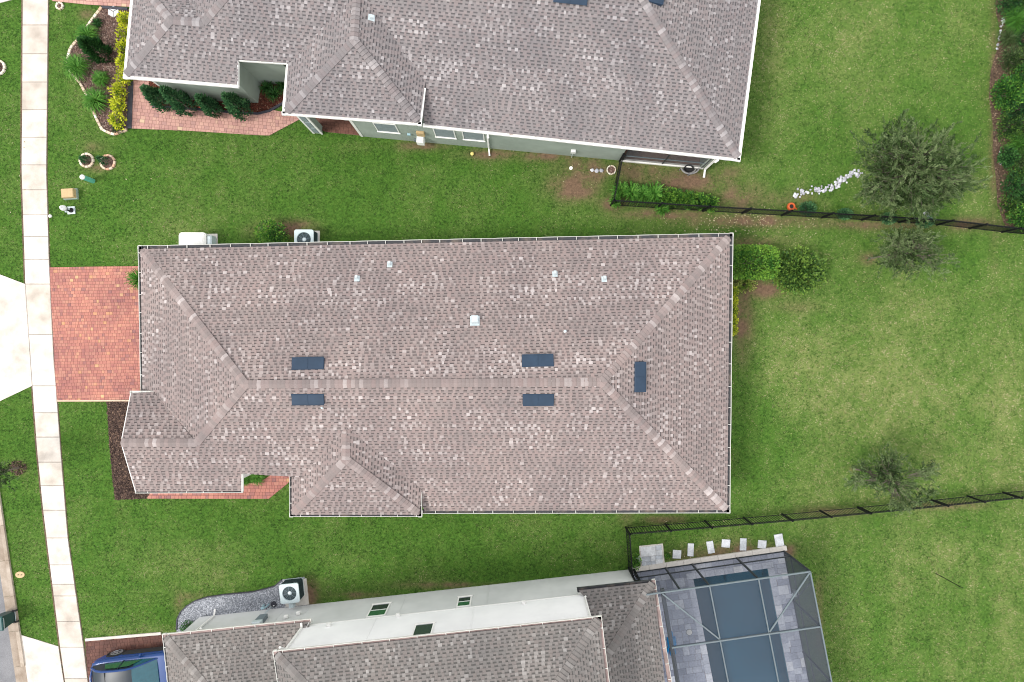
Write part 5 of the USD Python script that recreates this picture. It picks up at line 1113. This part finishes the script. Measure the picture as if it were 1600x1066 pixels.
# ================================================================== fences
def fence(name, label, pts, h=1.22, gap=.125, seed=0, sp=1.9):
    t = thing(name, label, 'fence', P(*pts[0])); P3 = [P(*p) for p in pts]; n = 0; more = MB()
    for a, b in zip(P3[:-1], P3[1:]):
        L = np.linalg.norm(b - a); d = (b - a) / L; k = max(1, int(round(L / sp))); s_ = np.array([-d[1], d[0], 0])
        for i in range(k + 1):
            q = a + d * L * i / k; mb = MB().box([q[0], q[1], (h + .05) / 2], [.075, .075, h + .05], math.degrees(math.atan2(d[1], d[0]))); mb.box([q[0], q[1], h + .065], [.09, .09, .03], math.degrees(math.atan2(d[1], d[0])), top=.5); mb.build('post', M['black'], t)
        for zz in (.12, h - .17, h - .01): MB().bar(a, b, s_, -.015, .015, zz - .015, zz + .015).build('rail', M['black'], t)
        m = int(L / gap)
        for i in range(1, m):
            q = a + d * L * i / m; mb = MB().box([q[0], q[1], .05 + (h - .06) / 2], [.021, .021, h - .06], math.degrees(math.atan2(d[1], d[0]))); n += 1
            if n <= 300: mb.build('picket', M['black'], t)
            else: more.box([q[0], q[1], .05 + (h - .06) / 2], [.021, .021, h - .06], math.degrees(math.atan2(d[1], d[0])))
    more.build('picket_run', M['black'], t, kind='stuff'); return t
fence('picket_fence', 'black picket fence from the lower gate to the right edge', [(982, 887), (977.5, 824), (1101, 814), (1222, 803.5), (1340, 792.5), (1456, 781), (1567, 769.5), (1660, 760)])
fence('picket_fence', 'black picket fence from the screened porch to the rear garden', [(968, 252), (954, 321), (1098, 330), (1221, 337), (1346, 344), (1464, 351.5), (1565, 363), (1650, 371)])
fence('picket_fence', 'black picket fence along the rear garden at the upper right edge', [(1588, -30), (1584, 100), (1584, 180), (1590, 361)])
# the gate by the lower house
t = thing('garden_gate', 'narrow black gate between the lower fence and the white house', 'gate', P(983, 888))
a, b = P(982.5, 889), P(984, 893); a2 = P(990, 889)
MB().beam(a, a + [0, 0, 1.75], .07).build('gate_post', M['black'], t); MB().beam(a2, a2 + [0, 0, 1.75], .07).build('gate_post', M['black'], t)
for zz in (.15, .9, 1.6): MB().beam(a + [0, 0, zz], a2 + [0, 0, zz], .035).build('gate_rail', M['black'], t)
for i in range(1, 4): q = a + (a2 - a) * i / 4; MB().beam(q + [0, 0, .1], q + [0, 0, 1.62], .018).build('gate_bar', M['black'], t)
MB().box(a2 + [-.05, .02, 1.0], [.06, .1, .14]).build('latch', M['rubber'], t)

# ================================================================== pool, deck and screen enclosure
ZD = 0.09
def D2(a, b, z=0.0): return deck_NW + dN * a + dE * b + np.array([0, 0, z])      # along the north edge, towards the south
W0 = float(np.dot(deck_NE - deck_NW, dN))
pool = thing('swimming_pool', 'dark teal rectangular swimming pool under the screen enclosure', 'pool', pA)
p0, p1, p2, p3 = pool_xy; mb = MB()
rim, bot = [p + [0, 0, ZD - .03] for p in pool_xy], [p - [0, 0, 1.35] for p in pool_xy]
for i in range(4):
    j = (i + 1) % 4; mb.add([rim[i], rim[j], bot[j], bot[i]], [[0, 1, 2, 3]])
mb.add(bot, [[0, 1, 2, 3]]); mb.build('basin', M['pool_wall'], pool)
for k in range(3):
    z0 = -0.55 - .3 * k; a = pA + dN * (1.6 + .0) + dE * (0.02); MB().prism(Polygon([tuple((a + dN * x + dE * y)[:2]) for x, y in ((0.2, .02), (1.98, .02), (1.98, .35 + .35 * k), (.2, .35 + .35 * k))]), -1.34, z0).build('step', M['pool_wall'], pool)
wtr = usdkit.material(stage, LK + 'clear_water', {'t': ('transparent_bsdf', {'color': (0.62, 0.80, 0.86)}), 'g': ('glossy_bsdf', {'color': (1, 1, 1), 'roughness': 0.03}), 'f': ('fresnel', {'IOR': 1.25}), 'm': ('mix_closure', {}),
    'geo': ('geometry', {}), 'n': ('noise_texture', {'scale': 2.2, 'detail': 3.0}), 'b': ('bump', {'strength': 0.12, 'distance': 0.03})},
    [('geo.position', 'n.vector'), ('n.fac', 'b.height'), ('b.normal', 'g.normal'), ('f.fac', 'm.fac'), ('t.BSDF', 'm.closure1'), ('g.BSDF', 'm.closure2')], surface='m.closure')
MB().sheet(pool_poly, -0.06).build('water', wtr, pool)
deck = thing('pool_deck', kind='structure')
dp = Polygon(deck_poly); MB().sheet(dp.difference(pool_poly), ZD - .02).build('deck_bed', M['sand'], deck)
cop = pool_poly.buffer(.31, join_style=2).difference(pool_poly)
gd = np.random.default_rng(801)
def tiles(reg, rects, name, mat, gap=.012, tone=.5, sd=.24, top=ZD):
    for (a0, b0, a1, b1) in rects:
        q = Polygon([tuple(D2(a, b)[:2]) for a, b in ((a0, b0), (a1, b0), (a1, b1), (a0, b1))]).buffer(-gap / 2, join_style=2).intersection(reg)
        for gq in getattr(q, 'geoms', [q]):
            if gq.geom_type == 'Polygon' and gq.area > .004: MB().prism(gq, ZD - .04, top + gd.normal(0, .0015), (float(np.clip(gd.normal(tone, sd), 0, 1)), 0)).build(name, mat, deck)
R = []; b = -0.02
while b < 6.4:
    hrow = gd.choice([.3, .45]); a = -2.2 - gd.uniform(0, .4)
    while a < W0:
        w = gd.choice([.3, .45, .6])
        if hrow > .4 and w < .5 and gd.random() < .5: R += [(a, b, a + w, b + hrow / 2), (a, b + hrow / 2, a + w, b + hrow)]
        else: R.append((a, b, a + w, b + hrow))
        a += w
    b += hrow
open_deck = dp.difference(pool_poly.buffer(.31, join_style=2)).difference(house_low)
tiles(open_deck, R, 'deck_paver', M['deck_stone'])
R = []
pa0, pa1 = 2.38, 2.38 + 3.62
for x in np.arange(pa0 - .31, pa1 + .3, .46): R.append((x, .72 - .31, min(x + .46, pa1 + .31), .72))
for y in np.arange(.72, 6.4, .46): R += [(pa0 - .31, y, pa0, y + .46), (pa1, y, pa1 + .31, y + .46)]
tiles(cop, R, 'coping', M['deck_stone'], tone=.72, sd=.12, top=ZD + .012)
MB().sheet(dp.difference(sbox(-50, float(D2(0, 6.4)[1]), 50, 50)).difference(pool_poly), ZD - .012).build('deck_far', M['deck_stone'], deck)
kb = thing('deck_kerb', 'pale raised kerb along the upper side of the pool screen', 'kerb', deck_NW)
for k in range(9):
    a0, a1 = -.45 + k * (W0 + .62) / 9, -.45 + (k + 1) * (W0 + .62) / 9
    MB().bar(D2(a0 + .006, 0), D2(a1 - .006, 0), -dE, .02, .24, 0, .125, (gd.random(), 0)).build('kerb_block', M['trim_stone'], kb)
# the aluminium cage
cage = thing('screen_enclosure', 'grey framed insect screen enclosure over the swimming pool', 'screen enclosure', deck_NW)
HT = 3.0; FG, FD = M['frame_grey'], M['frame_dark']
xs_post = [-.35, 1.15, 2.45, 4.62, W0]; pur = [2.45, 4.62]; beams = [0.0, 2.45, 4.95, 7.4]
def member(a, b, w, h, mat, name): MB().beam(a, b, w, h).build(name, mat, cage)
for x in xs_post: member(D2(x, 0, .1), D2(x, 0, HT - .04), .055, .10, FD, 'post')
for y in beams[1:]: member(D2(W0, y, .05), D2(W0, y, HT - .04), .10, .055, FD, 'post')
member(D2(-.35, 0, .87), D2(W0, 0, .87), .05, .05, FD, 'chair_rail'); member(D2(W0, 0, .87), D2(W0, 7.4, .87), .05, .05, FD, 'chair_rail'); member(D2(-.35, 0, .12), D2(W0, 0, .12), .06, .05, FD, 'sill_rail'); member(D2(W0, 0, .12), D2(W0, 7.4, .12), .05, .05, FD, 'sill_rail')
xw = 0.30
for y in beams: member(D2(xw if y else -.35, y, HT + (.0 if y else 0)), D2(W0, y, HT), .055, .13 if y else .08, FG, 'roof_beam')
member(D2(W0, 0, HT), D2(W0, 7.4, HT), .055, .08, FG, 'edge_beam')
for x in pur: member(D2(x, 0, HT + .03), D2(x, 7.4, HT + .03), .05, .05, FG, 'purlin')
member(D2(xw + .05, .05, HT + .03), D2(pur[0], 2.4, HT + .03), .06, .05, FG, 'roof_brace'); member(D2(W0 - .05, .05, HT + .03), D2(pur[1], 2.4, HT + .03), .06, .05, FG, 'roof_brace')
member(D2(W0, 2.4, .2), D2(W0, .5, HT - .1), .04, .03, FD, 'wall_brace')
e0, e1 = P(1032, 921, 2.95), P(1058, 1078, 2.95); MB().bar(e0, e1, unit(np.cross(e1 - e0, [0, 0, 1.])) * (1 if np.cross(e1 - e0, [0, 0, 1.])[0] > 0 else -1), 0, .17, -.1, .02).build('super_gutter', FD, cage)
def panel(q, m='screen'): MB().poly(q).build('screen_panel', M[m], cage)
for x0, x1 in zip(xs_post[:-1], xs_post[1:]):
    panel([D2(x0, 0, .12), D2(x1, 0, .12), D2(x1, 0, .85), D2(x0, 0, .85)]); panel([D2(x0, 0, .89), D2(x1, 0, .89), D2(x1, 0, HT - .04), D2(x0, 0, HT - .04)])
for y0, y1 in zip(beams[:-1], beams[1:]):
    panel([D2(W0, y0, .12), D2(W0, y1, .12), D2(W0, y1, .85), D2(W0, y0, .85)], 'side_screen'); panel([D2(W0, y0, .89), D2(W0, y1, .89), D2(W0, y1, HT - .04), D2(W0, y0, HT - .04)], 'side_screen')
    for x0, x1 in zip([xw] + pur, pur + [W0]): panel([D2(x0, y0, HT), D2(x1, y0, HT), D2(x1, y1, HT), D2(x0, y1, HT)])
# things on the deck
p = P(1077, 988, ZD); t = thing('skimmer_lid', 'round white skimmer lid on the pool deck', 'lid', p); MB().lathe(p, [(.135, 0), (.135, .02), (.11, .03), (0, .03)], 18).build('lid_disc', M['white'], t); MB().lathe(p, [(.155, 0), (.155, .012), (.137, .012)], 18).build('lid_ring', M['frame_grey'], t)
p = P(1049, 1003, ZD); t = thing('pool_float', 'bright blue folded pool float on the deck beside the porch gutter', 'float', p)
m = MB().box(p + [0, 0, .08], [.42, .5, .12], 8, bev=.05); m.build('seat', M['pool_toy'], t)
for dx, dy, L, a in ((-.2, -.42, .34, 80), (-.03, -.45, .38, 92), (.14, -.42, .32, 104), (.0, .38, .3, 90)):
    d = np.array([math.cos(math.radians(a)), math.sin(math.radians(a)), 0]) * L / 2; c_ = p + [dx, dy, .07]; MB().tube([c_ - d, c_ - d * .5, c_ + d * .5, c_ + d], [.03, .06, .06, .03], 8).build('tube', M['pool_toy'], t)
p = P(1240, 926); t = thing('pool_light_box', 'small pale box just outside the right wall of the screen enclosure', 'box', p); MB().box(p + [0, 0, .14], [.26, .3, .28], -8, bev=.03).build('box_body', M['galv'], t); MB().tube([p + [.05, 0, 0], p + [.3, -.1, .02]], .03, 6).build('pipe', M['white_metal'], t)

# ================================================================== machines and street things
def condenser(name, label, px, rz, s=.9, h=.86, zb=.08):
    p = P(*px); t = thing(name, label, 'air conditioner', p); a = math.radians(rz); R = np.array([[math.cos(a), -math.sin(a), 0], [math.sin(a), math.cos(a), 0], [0, 0, 1]])
    rr = sbox(-s / 2, -s / 2, s / 2, s / 2).buffer(-.1).buffer(.1); tf = lambda g: shapely.affinity.translate(shapely.affinity.rotate(g, rz, origin=(0, 0)), p[0], p[1])
    MB().prism(tf(rr.buffer(-.03)), zb, h - .07).build('coil', M['ac_dark'], t)
    lv = MB()
    for k in range(9): lv.prism(tf(rr.buffer(-.005).difference(rr.buffer(-.035))), zb + .06 + k * (h - .2) / 9, zb + .075 + k * (h - .2) / 9)
    lv.build('louvers', M['ac_dark'], t)
    MB().prism(tf(rr.buffer(.005).difference(shapely.Point(0, 0).buffer(s * .37))), h - .075, h).build('top_panel', M['ac_case'], t)
    MB().prism(tf(rr), zb - .02, zb + .05).build('base_pan', M['ac_case'], t)
    MB().prism(tf(shapely.Point(0, 0).buffer(s * .369)), h - .2, h - .16).build('fan_well', M['ac_dark'], t)
    for k in range(5):
        b0 = 2 * math.pi * k / 5; V = []
        for r_, da, dz in ((.06, -.35, .02), (.06, .35, -.02), (s * .34, .30, -.035), (s * .35, -.22, .03)): V.append(p + R @ np.array([r_ * math.cos(b0 + da), r_ * math.sin(b0 + da), h - .11 + dz]))
        MB().add(V, [[0, 1, 2, 3]]).build('fan_blade', M['ac_blade'], t)
    MB().lathe(p + [0, 0, h - .16], [(.1, 0), (.1, .09), (.07, .11), (0, .115)], 14).build('fan_hub', M['galv'], t)
    gr = MB()
    for r_ in (.12, .18, .24, .30): gr.tube([p + [r_ * math.cos(q), r_ * math.sin(q), h - .012] for q in np.arange(25) * 2 * math.pi / 24], .004, 3)
    for k in range(8): q = k * math.pi / 4 + .2; gr.beam(p + [.08 * math.cos(q), .08 * math.sin(q), h - .01], p + [s * .38 * math.cos(q), s * .38 * math.sin(q), h - .01], .008)
    gr.build('fan_guard', M['ac_blade'], t); return t
c1 = condenser('air_conditioner', 'pale blue air conditioner unit half under the upper eave of the middle house', (483, 378), 0)
p = P(483, 378); MB().box(p + [0, 0, .03], [1.05, 1.05, .06], 0).build('pad', M['trim_stone'], c1)
c2 = condenser('air_conditioner', 'pale blue air conditioner unit at the end of the grey gravel bed', (461, 917.5), 6)
p = P(463, 922); MB().box(p + [0, -.12, .04], [1.12, 1.25, .08], 6).build('pad', M['trim_stone'], c2); MB().box(P(455, 945, .5) + [0, 0, -.1], [.22, .3, .34], 6, bev=.02).build('disconnect_box', M['ac_case'], c2)
p = P(316, 379); t = thing('generator', 'white rounded generator cabinet at the upper left eave of the middle house', 'generator', p)
MB().box(p + [-.14, 0, .36], [1.2, .66, .60], 1, bev=.03).build('cabinet', M['white'], t); lid = shapely.affinity.translate(sbox(-.64, -.37, .64, .37).buffer(-.15).buffer(.15), p[0] - .14, p[1]); MB().prism(lid, .66, .73).prism(lid.buffer(-.05), .73, .775).prism(lid.buffer(-.12), .775, .8).build('lid', M['white'], t); MB().box(p + [.60, -.02, .38], [.24, .54, .56], 1, bev=.06).build('end_louver', M['galv'], t); MB().box(p + [0, 0, .03], [1.5, .8, .06], 1).build('pad', M['trim_stone'], t)
# pipes by the lower house
p = P(413, 945); t = thing('backflow_valve', 'pale blue pipe valve in the gravel beside the white wall', 'valve', p); MB().tube([p, p + [0, 0, .42], p + [.1, .03, .5], p + [.22, .04, .42], p + [.24, .04, 0]], .035, 7).build('pipe', M['pvc_blue'], t); MB().box(p + [.11, .03, .53], [.16, .09, .1], 20, bev=.02).build('valve_body', M['pvc_blue'], t); MB().tube([p + [.02, .08, .35], p + [.02, .16, .36]], .02, 6).build('handle', M['galv'], t)
p = P(428, 944); t = thing('faucet_box', 'small dark valve box with a white tap in the gravel by the air conditioner', 'box', p); MB().lathe(p, [(.16, 0), (.15, .05), (.11, .06), (0, .045)], 12).build('box_rim', M['edging_dark'], t); MB().tube([p + [0, -.05, .05], p + [.02, -.03, .16], p + [.08, .0, .2]], .022, 6).build('tap', M['white_metal'], t)

# wheeled bin at the kerb
p = P(19, 962); t = thing('wheeled_bin', 'dark green wheeled bin on the kerb at the lower left edge', 'bin', p); a = 186
def bx(c, size, top=1.0, bev=0.0):
    d = math.radians(a); return dict(c=p + [c[0] * math.cos(d) - c[1] * math.sin(d), c[0] * math.sin(d) + c[1] * math.cos(d), c[2]], size=size, rz=a, top=top, bev=bev)
MB().box(**bx((.04, 0, .53), (.48, .48, .92), 1.28)).build('body', M['bin_green'], t); MB().box(**bx((.08, 0, 1.03), (.76, .66, .08), 1.0, .03)).build('lid', M['bin_lid'], t); MB().box(**bx((.42, 0, 1.0), (.1, .60, .05), 1.0, .02)).build('lid_lip', M['bin_lid'], t)
hd = MB().box(**bx((-.36, 0, 1.0), (.05, .5, .05))); hd.box(**bx((-.31, .23, .98), (.12, .05, .06))).box(**bx((-.31, -.23, .98), (.12, .05, .06))); hd.build('handle', M['bin_green'], t)
d = math.radians(a); sx = np.array([-math.sin(d), math.cos(d), 0]); fx = np.array([math.cos(d), math.sin(d), 0])
for s_ in (-1, 1): w0 = p - fx * .24 + sx * s_ * .24 + [0, 0, .13]; MB().tube([w0, w0 + sx * s_ * .06], .13, 14).build('wheel', M['rubber'], t)
MB().tube([p - fx * .24 - sx * .24 + [0, 0, .13], p - fx * .24 + sx * .24 + [0, 0, .13]], .015, 6).build('axle', M['galv'], t)

# utilities on the front lawn
p = P(145, 283); t = thing('utility_post', 'round green utility post with a white cap on the front lawn', 'post', p); MB().lathe(p, [(.115, 0), (.115, .78), (.108, .8)], 18).build('tube', M['pedestal_green'], t); MB().lathe(p + [0, 0, .79], [(.118, 0), (.118, .05), (.08, .1), (0, .115)], 18).build('cap', M['white'], t)
p = P(112, 304); t = thing('utility_box', 'tan utility box on a grey green pad beside the sidewalk', 'box', p); MB().box(p + [0, 0, .07], [.66, .52, .14], 4).build('pad', M['green_grey'], t); MB().box(p + [0, 0, .25], [.58, .43, .24], 4, bev=.025).build('cover', M['tan_box'], t)
p = P(112, 329); t = thing('fire_hydrant', 'white domed hydrant with dark barrel on a pale square base beside the sidewalk', 'hydrant', p); MB().box(p + [0, 0, .03], [.36, .36, .06], 4).build('base_slab', M['galv'], t)
MB().lathe(p, [(.12, .06), (.12, .1), (.085, .12), (.085, .5), (.12, .52), (.12, .56)], 16).build('barrel', M['rubber'], t); MB().lathe(p, [(.125, .56), (.135, .6), (.13, .68), (.1, .76), (.05, .81), (.05, .85), (0, .86)], 16).build('bonnet', M['white_metal'], t)
for dx, dy, r_ in ((.16, 0, .04), (-.16, 0, .04), (0, -.17, .055)): MB().tube([p + [dx * .5, dy * .5, .42], p + [dx, dy, .42]], r_, 10).build('nozzle', M['galv'], t)
p = P(79, 338); t = thing('cleanout_cap', 'small round white pipe cap at the sidewalk edge', 'cap', p); MB().lathe(p, [(.075, 0), (.075, .07), (.06, .08), (0, .08)], 14).build('cap_disc', M['white'], t); MB().box(p + [0, 0, .09], [.035, .035, .03]).build('nut', M['white'], t)
p = P(31.7, 898); t = thing('valve_cover', 'tan oval valve cover with dark slots in the kerb strip grass', 'cover', p); MB().prism(shapely.affinity.translate(shapely.affinity.scale(shapely.Point(0, 0).buffer(.22), 1, .7), p[0], p[1]), 0, .045).build('cover_plate', M['tan_box'], t)
for dx in (-.07, .08): MB().box(p + [dx, 0, .047], [.08, .035, .006], 10).build('slot', M['rubber'], t)
# small things along the upper house
p = P(1234, 324); t = thing('flower_pot', 'orange plastic pot lying by the upper fence', 'pot', p); MB().lathe(p, [(.11, 0), (.17, .05), (.2, .16), (.17, .26), (.13, .28), (.11, .26), (.09, .12)], 14).build('pot_body', M['orange'], t); MB().lathe(p + [0, 0, .2], [(.12, 0), (0, .01)], 12).build('pot_soil', M['rubber'], t); MB().tube([p + [.15, -.05, .2], p + [.28, -.1, .12], p + [.3, -.1, .03]], .035, 7).build('spout', M['orange'], t)
p = P(738, 241); t = thing('ball', 'small yellow ball on the grass below the upper house', 'ball', p); m = trimesh.creation.icosphere(2, .09); m.apply_translation(p + [0, 0, .09]); MB().tm(m).build('ball_skin', M['yellow'], t, smooth=True)
p = P(892, 263); t = thing('pipe_ring', 'small white pipe collar in the soil below the wall outlet box', 'pipe', p); MB().lathe(p, [(.085, 0), (.085, .06), (.05, .06), (.05, .02), (0, .02)], 14).build('collar', M['white'], t)
p = P(1075, 266); t = thing('hose_stand', 'dark metal hoop stand below the screened porch', 'stand', p); 
for k, (r_, z) in enumerate(((.42, .35), (.30, .18))): MB().tube([p + [r_ * math.cos(q), r_ * .62 * math.sin(q), z + .08 * abs(math.cos(q))] for q in np.linspace(math.pi * .98, 2.02 * math.pi, 15)], .035, 6).build('hoop', M['iron'], t)
for q in (1.0, 1.5, 2.0): MB().beam(p + [.42 * math.cos(q * math.pi), .26 * math.sin(q * math.pi), .0], p + [.42 * math.cos(q * math.pi), .26 * math.sin(q * math.pi), .38], .04).build('leg', M['iron'], t)
MB().lathe(p + [0, -.02, 0], [(.2, 0), (.26, .2), (.22, .2), (.2, .12), (0, .12)], 12).build('basket', M['rubber'], t)
p = P(1462, 896); t = thing('garden_pole', 'thin black pole standing on the lower right lawn', 'pole', p); MB().tube([p, p + [0, 0, 1.85]], .018, 6).build('rod', M['black'], t); MB().tube([p + [0, 0, 1.85], p + [.05, 0, 1.92], p + [.1, 0, 1.86]], .014, 5).build('hook', M['black'], t)
g = np.random.default_rng(881); mb = MB(); n = 0
for (cx, cy, sx, sy, k) in ((1180, 348, 70, 14, 130), (1120, 352, 40, 10, 50), (1170, 378, 30, 12, 14), (30, 330, 14, 60, 6), (250, 300, 60, 25, 5), (168, 530, 30, 40, 5), (1090, 820, 40, 6, 10), (1100, 860, 40, 10, 8), (900, 270, 40, 10, 10), (1150, 340, 40, 6, 30), (70, 640, 8, 180, 4)):
    for i in range(k):
        q = P(cx + g.normal(0, sx), cy + g.normal(0, sy), .055); 
        if shapely.contains_xy(house_main.buffer(.6), q[0], q[1]): continue
        d = rdir(g, 1)[0] * [1, 1, .2]; s_ = np.cross(unit(d), [0, 0, 1]) * .022; L = unit(d) * g.uniform(.05, .1); mb.add([q, q + L * .5 + s_, q + L, q + L * .5 - s_], [[0, 1, 2, 3]], (float(g.uniform(.4, 1)), 0))
mb.build('fallen_leaves', M['leaf_dry'], label='pale fallen leaves scattered over the grass along the upper fence', cat='leaves', kind='stuff')

# ================================================================== the blue car
fw, lf = ldr, lo_n; O = P(163, 1049)
def C(x, y, z): return O + fw * x + lf * y + np.array([0, 0, z])
car = thing('parked_car', 'blue car with dark glass roof parked on the brown driveway under the garage eave', 'car', O)
def loft(sections):
    mb = MB(); n = len(sections[0]); V = np.array([C(*q) for s_ in sections for q in s_]); f = []
    for i in range(len(sections) - 1):
        for k in range(n): f.append([i * n + k, i * n + (k + 1) % n, (i + 1) * n + (k + 1) % n, (i + 1) * n + k])
    e = (len(sections) - 1) * n; tri = [[0, k + 1, k] for k in range(1, n - 1)] + [[e, e + k, e + k + 1] for k in range(1, n - 1)]
    f3 = [q for a_, b_, c_, d_ in f for q in ([a_, b_, c_], [a_, c_, d_])] + tri
    m = trimesh.Trimesh(V, f3, process=False); 
    if m.volume < 0: m.invert()
    return mb.tm(m)
def ring_(x, w, zb, zs, zt, tw): return [(x, -w * .86, zb), (x, -w, zb + .16), (x, -w, zs - .12), (x, -w * .965, zs), (x, -tw, zt), (x, tw, zt), (x, w * .965, zs), (x, w, zs - .12), (x, w, zb + .16), (x, w * .86, zb)]
body = [ring_(x, w, zb, zs, zt, tw) for x, w, zb, zs, zt, tw in ((0, .70, .42, .86, .92, .62), (.08, .84, .34, .93, .99, .74), (.35, .92, .26, .98, 1.03, .78), (.9, .955, .24, .99, 1.02, .8), (2.0, .945, .22, .96, .99, .8), (3.2, .95, .22, .94, .98, .8), (3.7, .955, .23, .9, .98, .78), (4.3, .92, .25, .8, .86, .7), (4.62, .82, .3, .68, .72, .58), (4.72, .66, .38, .6, .62, .5))]
loft(body).build('body', M['car_blue'], car, smooth=40)
rf = [(x, [( -wb, zb), (-wr, zr_), (-wr * .5, zr_ + .035), (wr * .5, zr_ + .035), (wr, zr_), (wb, zb)]) for x, wb, zb, wr, zr_ in ((.14, .74, .98, .62, 1.12), (.45, .79, 1.0, .60, 1.40), (.85, .80, 1.0, .60, 1.54), (1.4, .80, .98, .59, 1.59), (1.95, .80, .97, .58, 1.55), (2.2, .80, .97, .585, 1.48))]
loft([[(x, y, z) for y, z in r] for x, r in rf]).build('glass_roof', M['car_glass'], car, smooth=35)
ws = [(2.2, .80, .97, .585, 1.482), (2.6, .79, .97, .63, 1.28), (3.15, .76, .96, .70, .985)]
loft([[(x, -wb, zb), (x, -wr, zr_), (x, -wr * .5, zr_ + .035), (x, wr * .5, zr_ + .035), (x, wr, zr_), (x, wb, zb)] for x, wb, zb, wr, zr_ in ws]).build('windscreen', M['windscreen'], car, smooth=35)
for s_ in (-1, 1):
    MB().tube([C(.12, s_ * .66, 1.1), C(.5, s_ * .625, 1.395), C(.85, s_ * .62, 1.54), C(1.4, s_ * .61, 1.59), C(1.95, s_ * .60, 1.555), C(2.2, s_ * .61, 1.48), C(2.6, s_ * .655, 1.28), C(3.15, s_ * .735, .97)], [.05, .055, .055, .05, .05, .045, .04, .04], 8).build('roof_rail', M['car_blue'], car)
    MB().add([C(.75, s_ * .775, 1.06), C(2.5, s_ * .785, 1.03), C(2.05, s_ * .70, 1.40), C(1.4, s_ * .69, 1.46), C(.95, s_ * .70, 1.42)], [[0, 1, 2], [0, 2, 3], [0, 3, 4]]).build('side_window', M['glass_green'], car)
    MB().beam(C(1.6, s_ * .80, 1.0), C(1.58, s_ * .665, 1.5), .04, .05).build('pillar', M['car_glass'], car)
    MB().tube([C(2.4, s_ * .90, 1.02), C(2.43, s_ * 1.0, 1.06), C(2.45, s_ * 1.08, 1.05)], [.05, .075, .04], 8).build('mirror', M['car_blue'], car)
    MB().beam(C(.06, s_ * .55, .86), C(.16, s_ * .84, .88), .06, .1).build('tail_light', M['red_flower'], car)
    for x in (.92, 3.8):
        w0 = C(x, s_ * .75, .36); MB().tube([w0, w0 + lf * s_ * .02, w0 + lf * s_ * .2, w0 + lf * s_ * .225], [.33, .36, .36, .33], 24).build('wheel', M['rubber'], car)
        wp = LOC and f'{car}/wheel' + ('' if used[(car, 'wheel')] == 1 else f'_{used[(car, "wheel")] - 1:03d}')
        rm = MB().tube([w0 + lf * s_ * .222, w0 + lf * s_ * .232], .09, 10)
        for k in range(5): q = k * 2 * math.pi / 5 + x; rm.beam(w0 + lf * s_ * .23, w0 + lf * s_ * .23 + (fw * math.cos(q) + np.array([0, 0, math.sin(q)])) * .25, .03, .075)
        rm.tube([w0 + lf * s_ * .225 + (fw * math.cos(q) + np.array([0, 0, math.sin(q)])) * .25 for q in np.arange(25) * 2 * math.pi / 24], .022, 5); rm.build('rim', M['alloy'], wp)
        MB().tube([C(x + .41 * math.cos(q), s_ * .94, .36 + .41 * math.sin(q)) for q in np.linspace(-.25, math.pi + .25, 15)], .045, 6).build('wheel_arch', M['rubber'], car)
    MB().beam(C(1.3, s_ * .95, .3), C(3.4, s_ * .945, .28), .05, .12).build('sill_trim', M['rubber'], car)
    MB().add([C(1.36, s_ * .985, .36), C(3.36, s_ * .975, .34), C(3.36, s_ * .975, .66), C(1.36, s_ * .985, .68), C(1.36, s_ * .93, .7), C(3.36, s_ * .93, .68)], [[0, 1, 2, 3], [3, 2, 5, 4]]).build('flank_shade_panel', M['rubber'], car)  # added black panels that imitate shade on the car's flanks
MB().tube([C(.16, -.62, 1.14), C(.1, -.3, 1.2), C(.09, 0, 1.21), C(.1, .3, 1.2), C(.16, .62, 1.14)], [.03, .05, .05, .05, .03], 8).build('spoiler', M['car_blue'], car)
MB().beam(C(1.0, -.6, 1.585), C(1.0, .6, 1.585), .03, .02).build('roof_seam', M['rubber'], car)
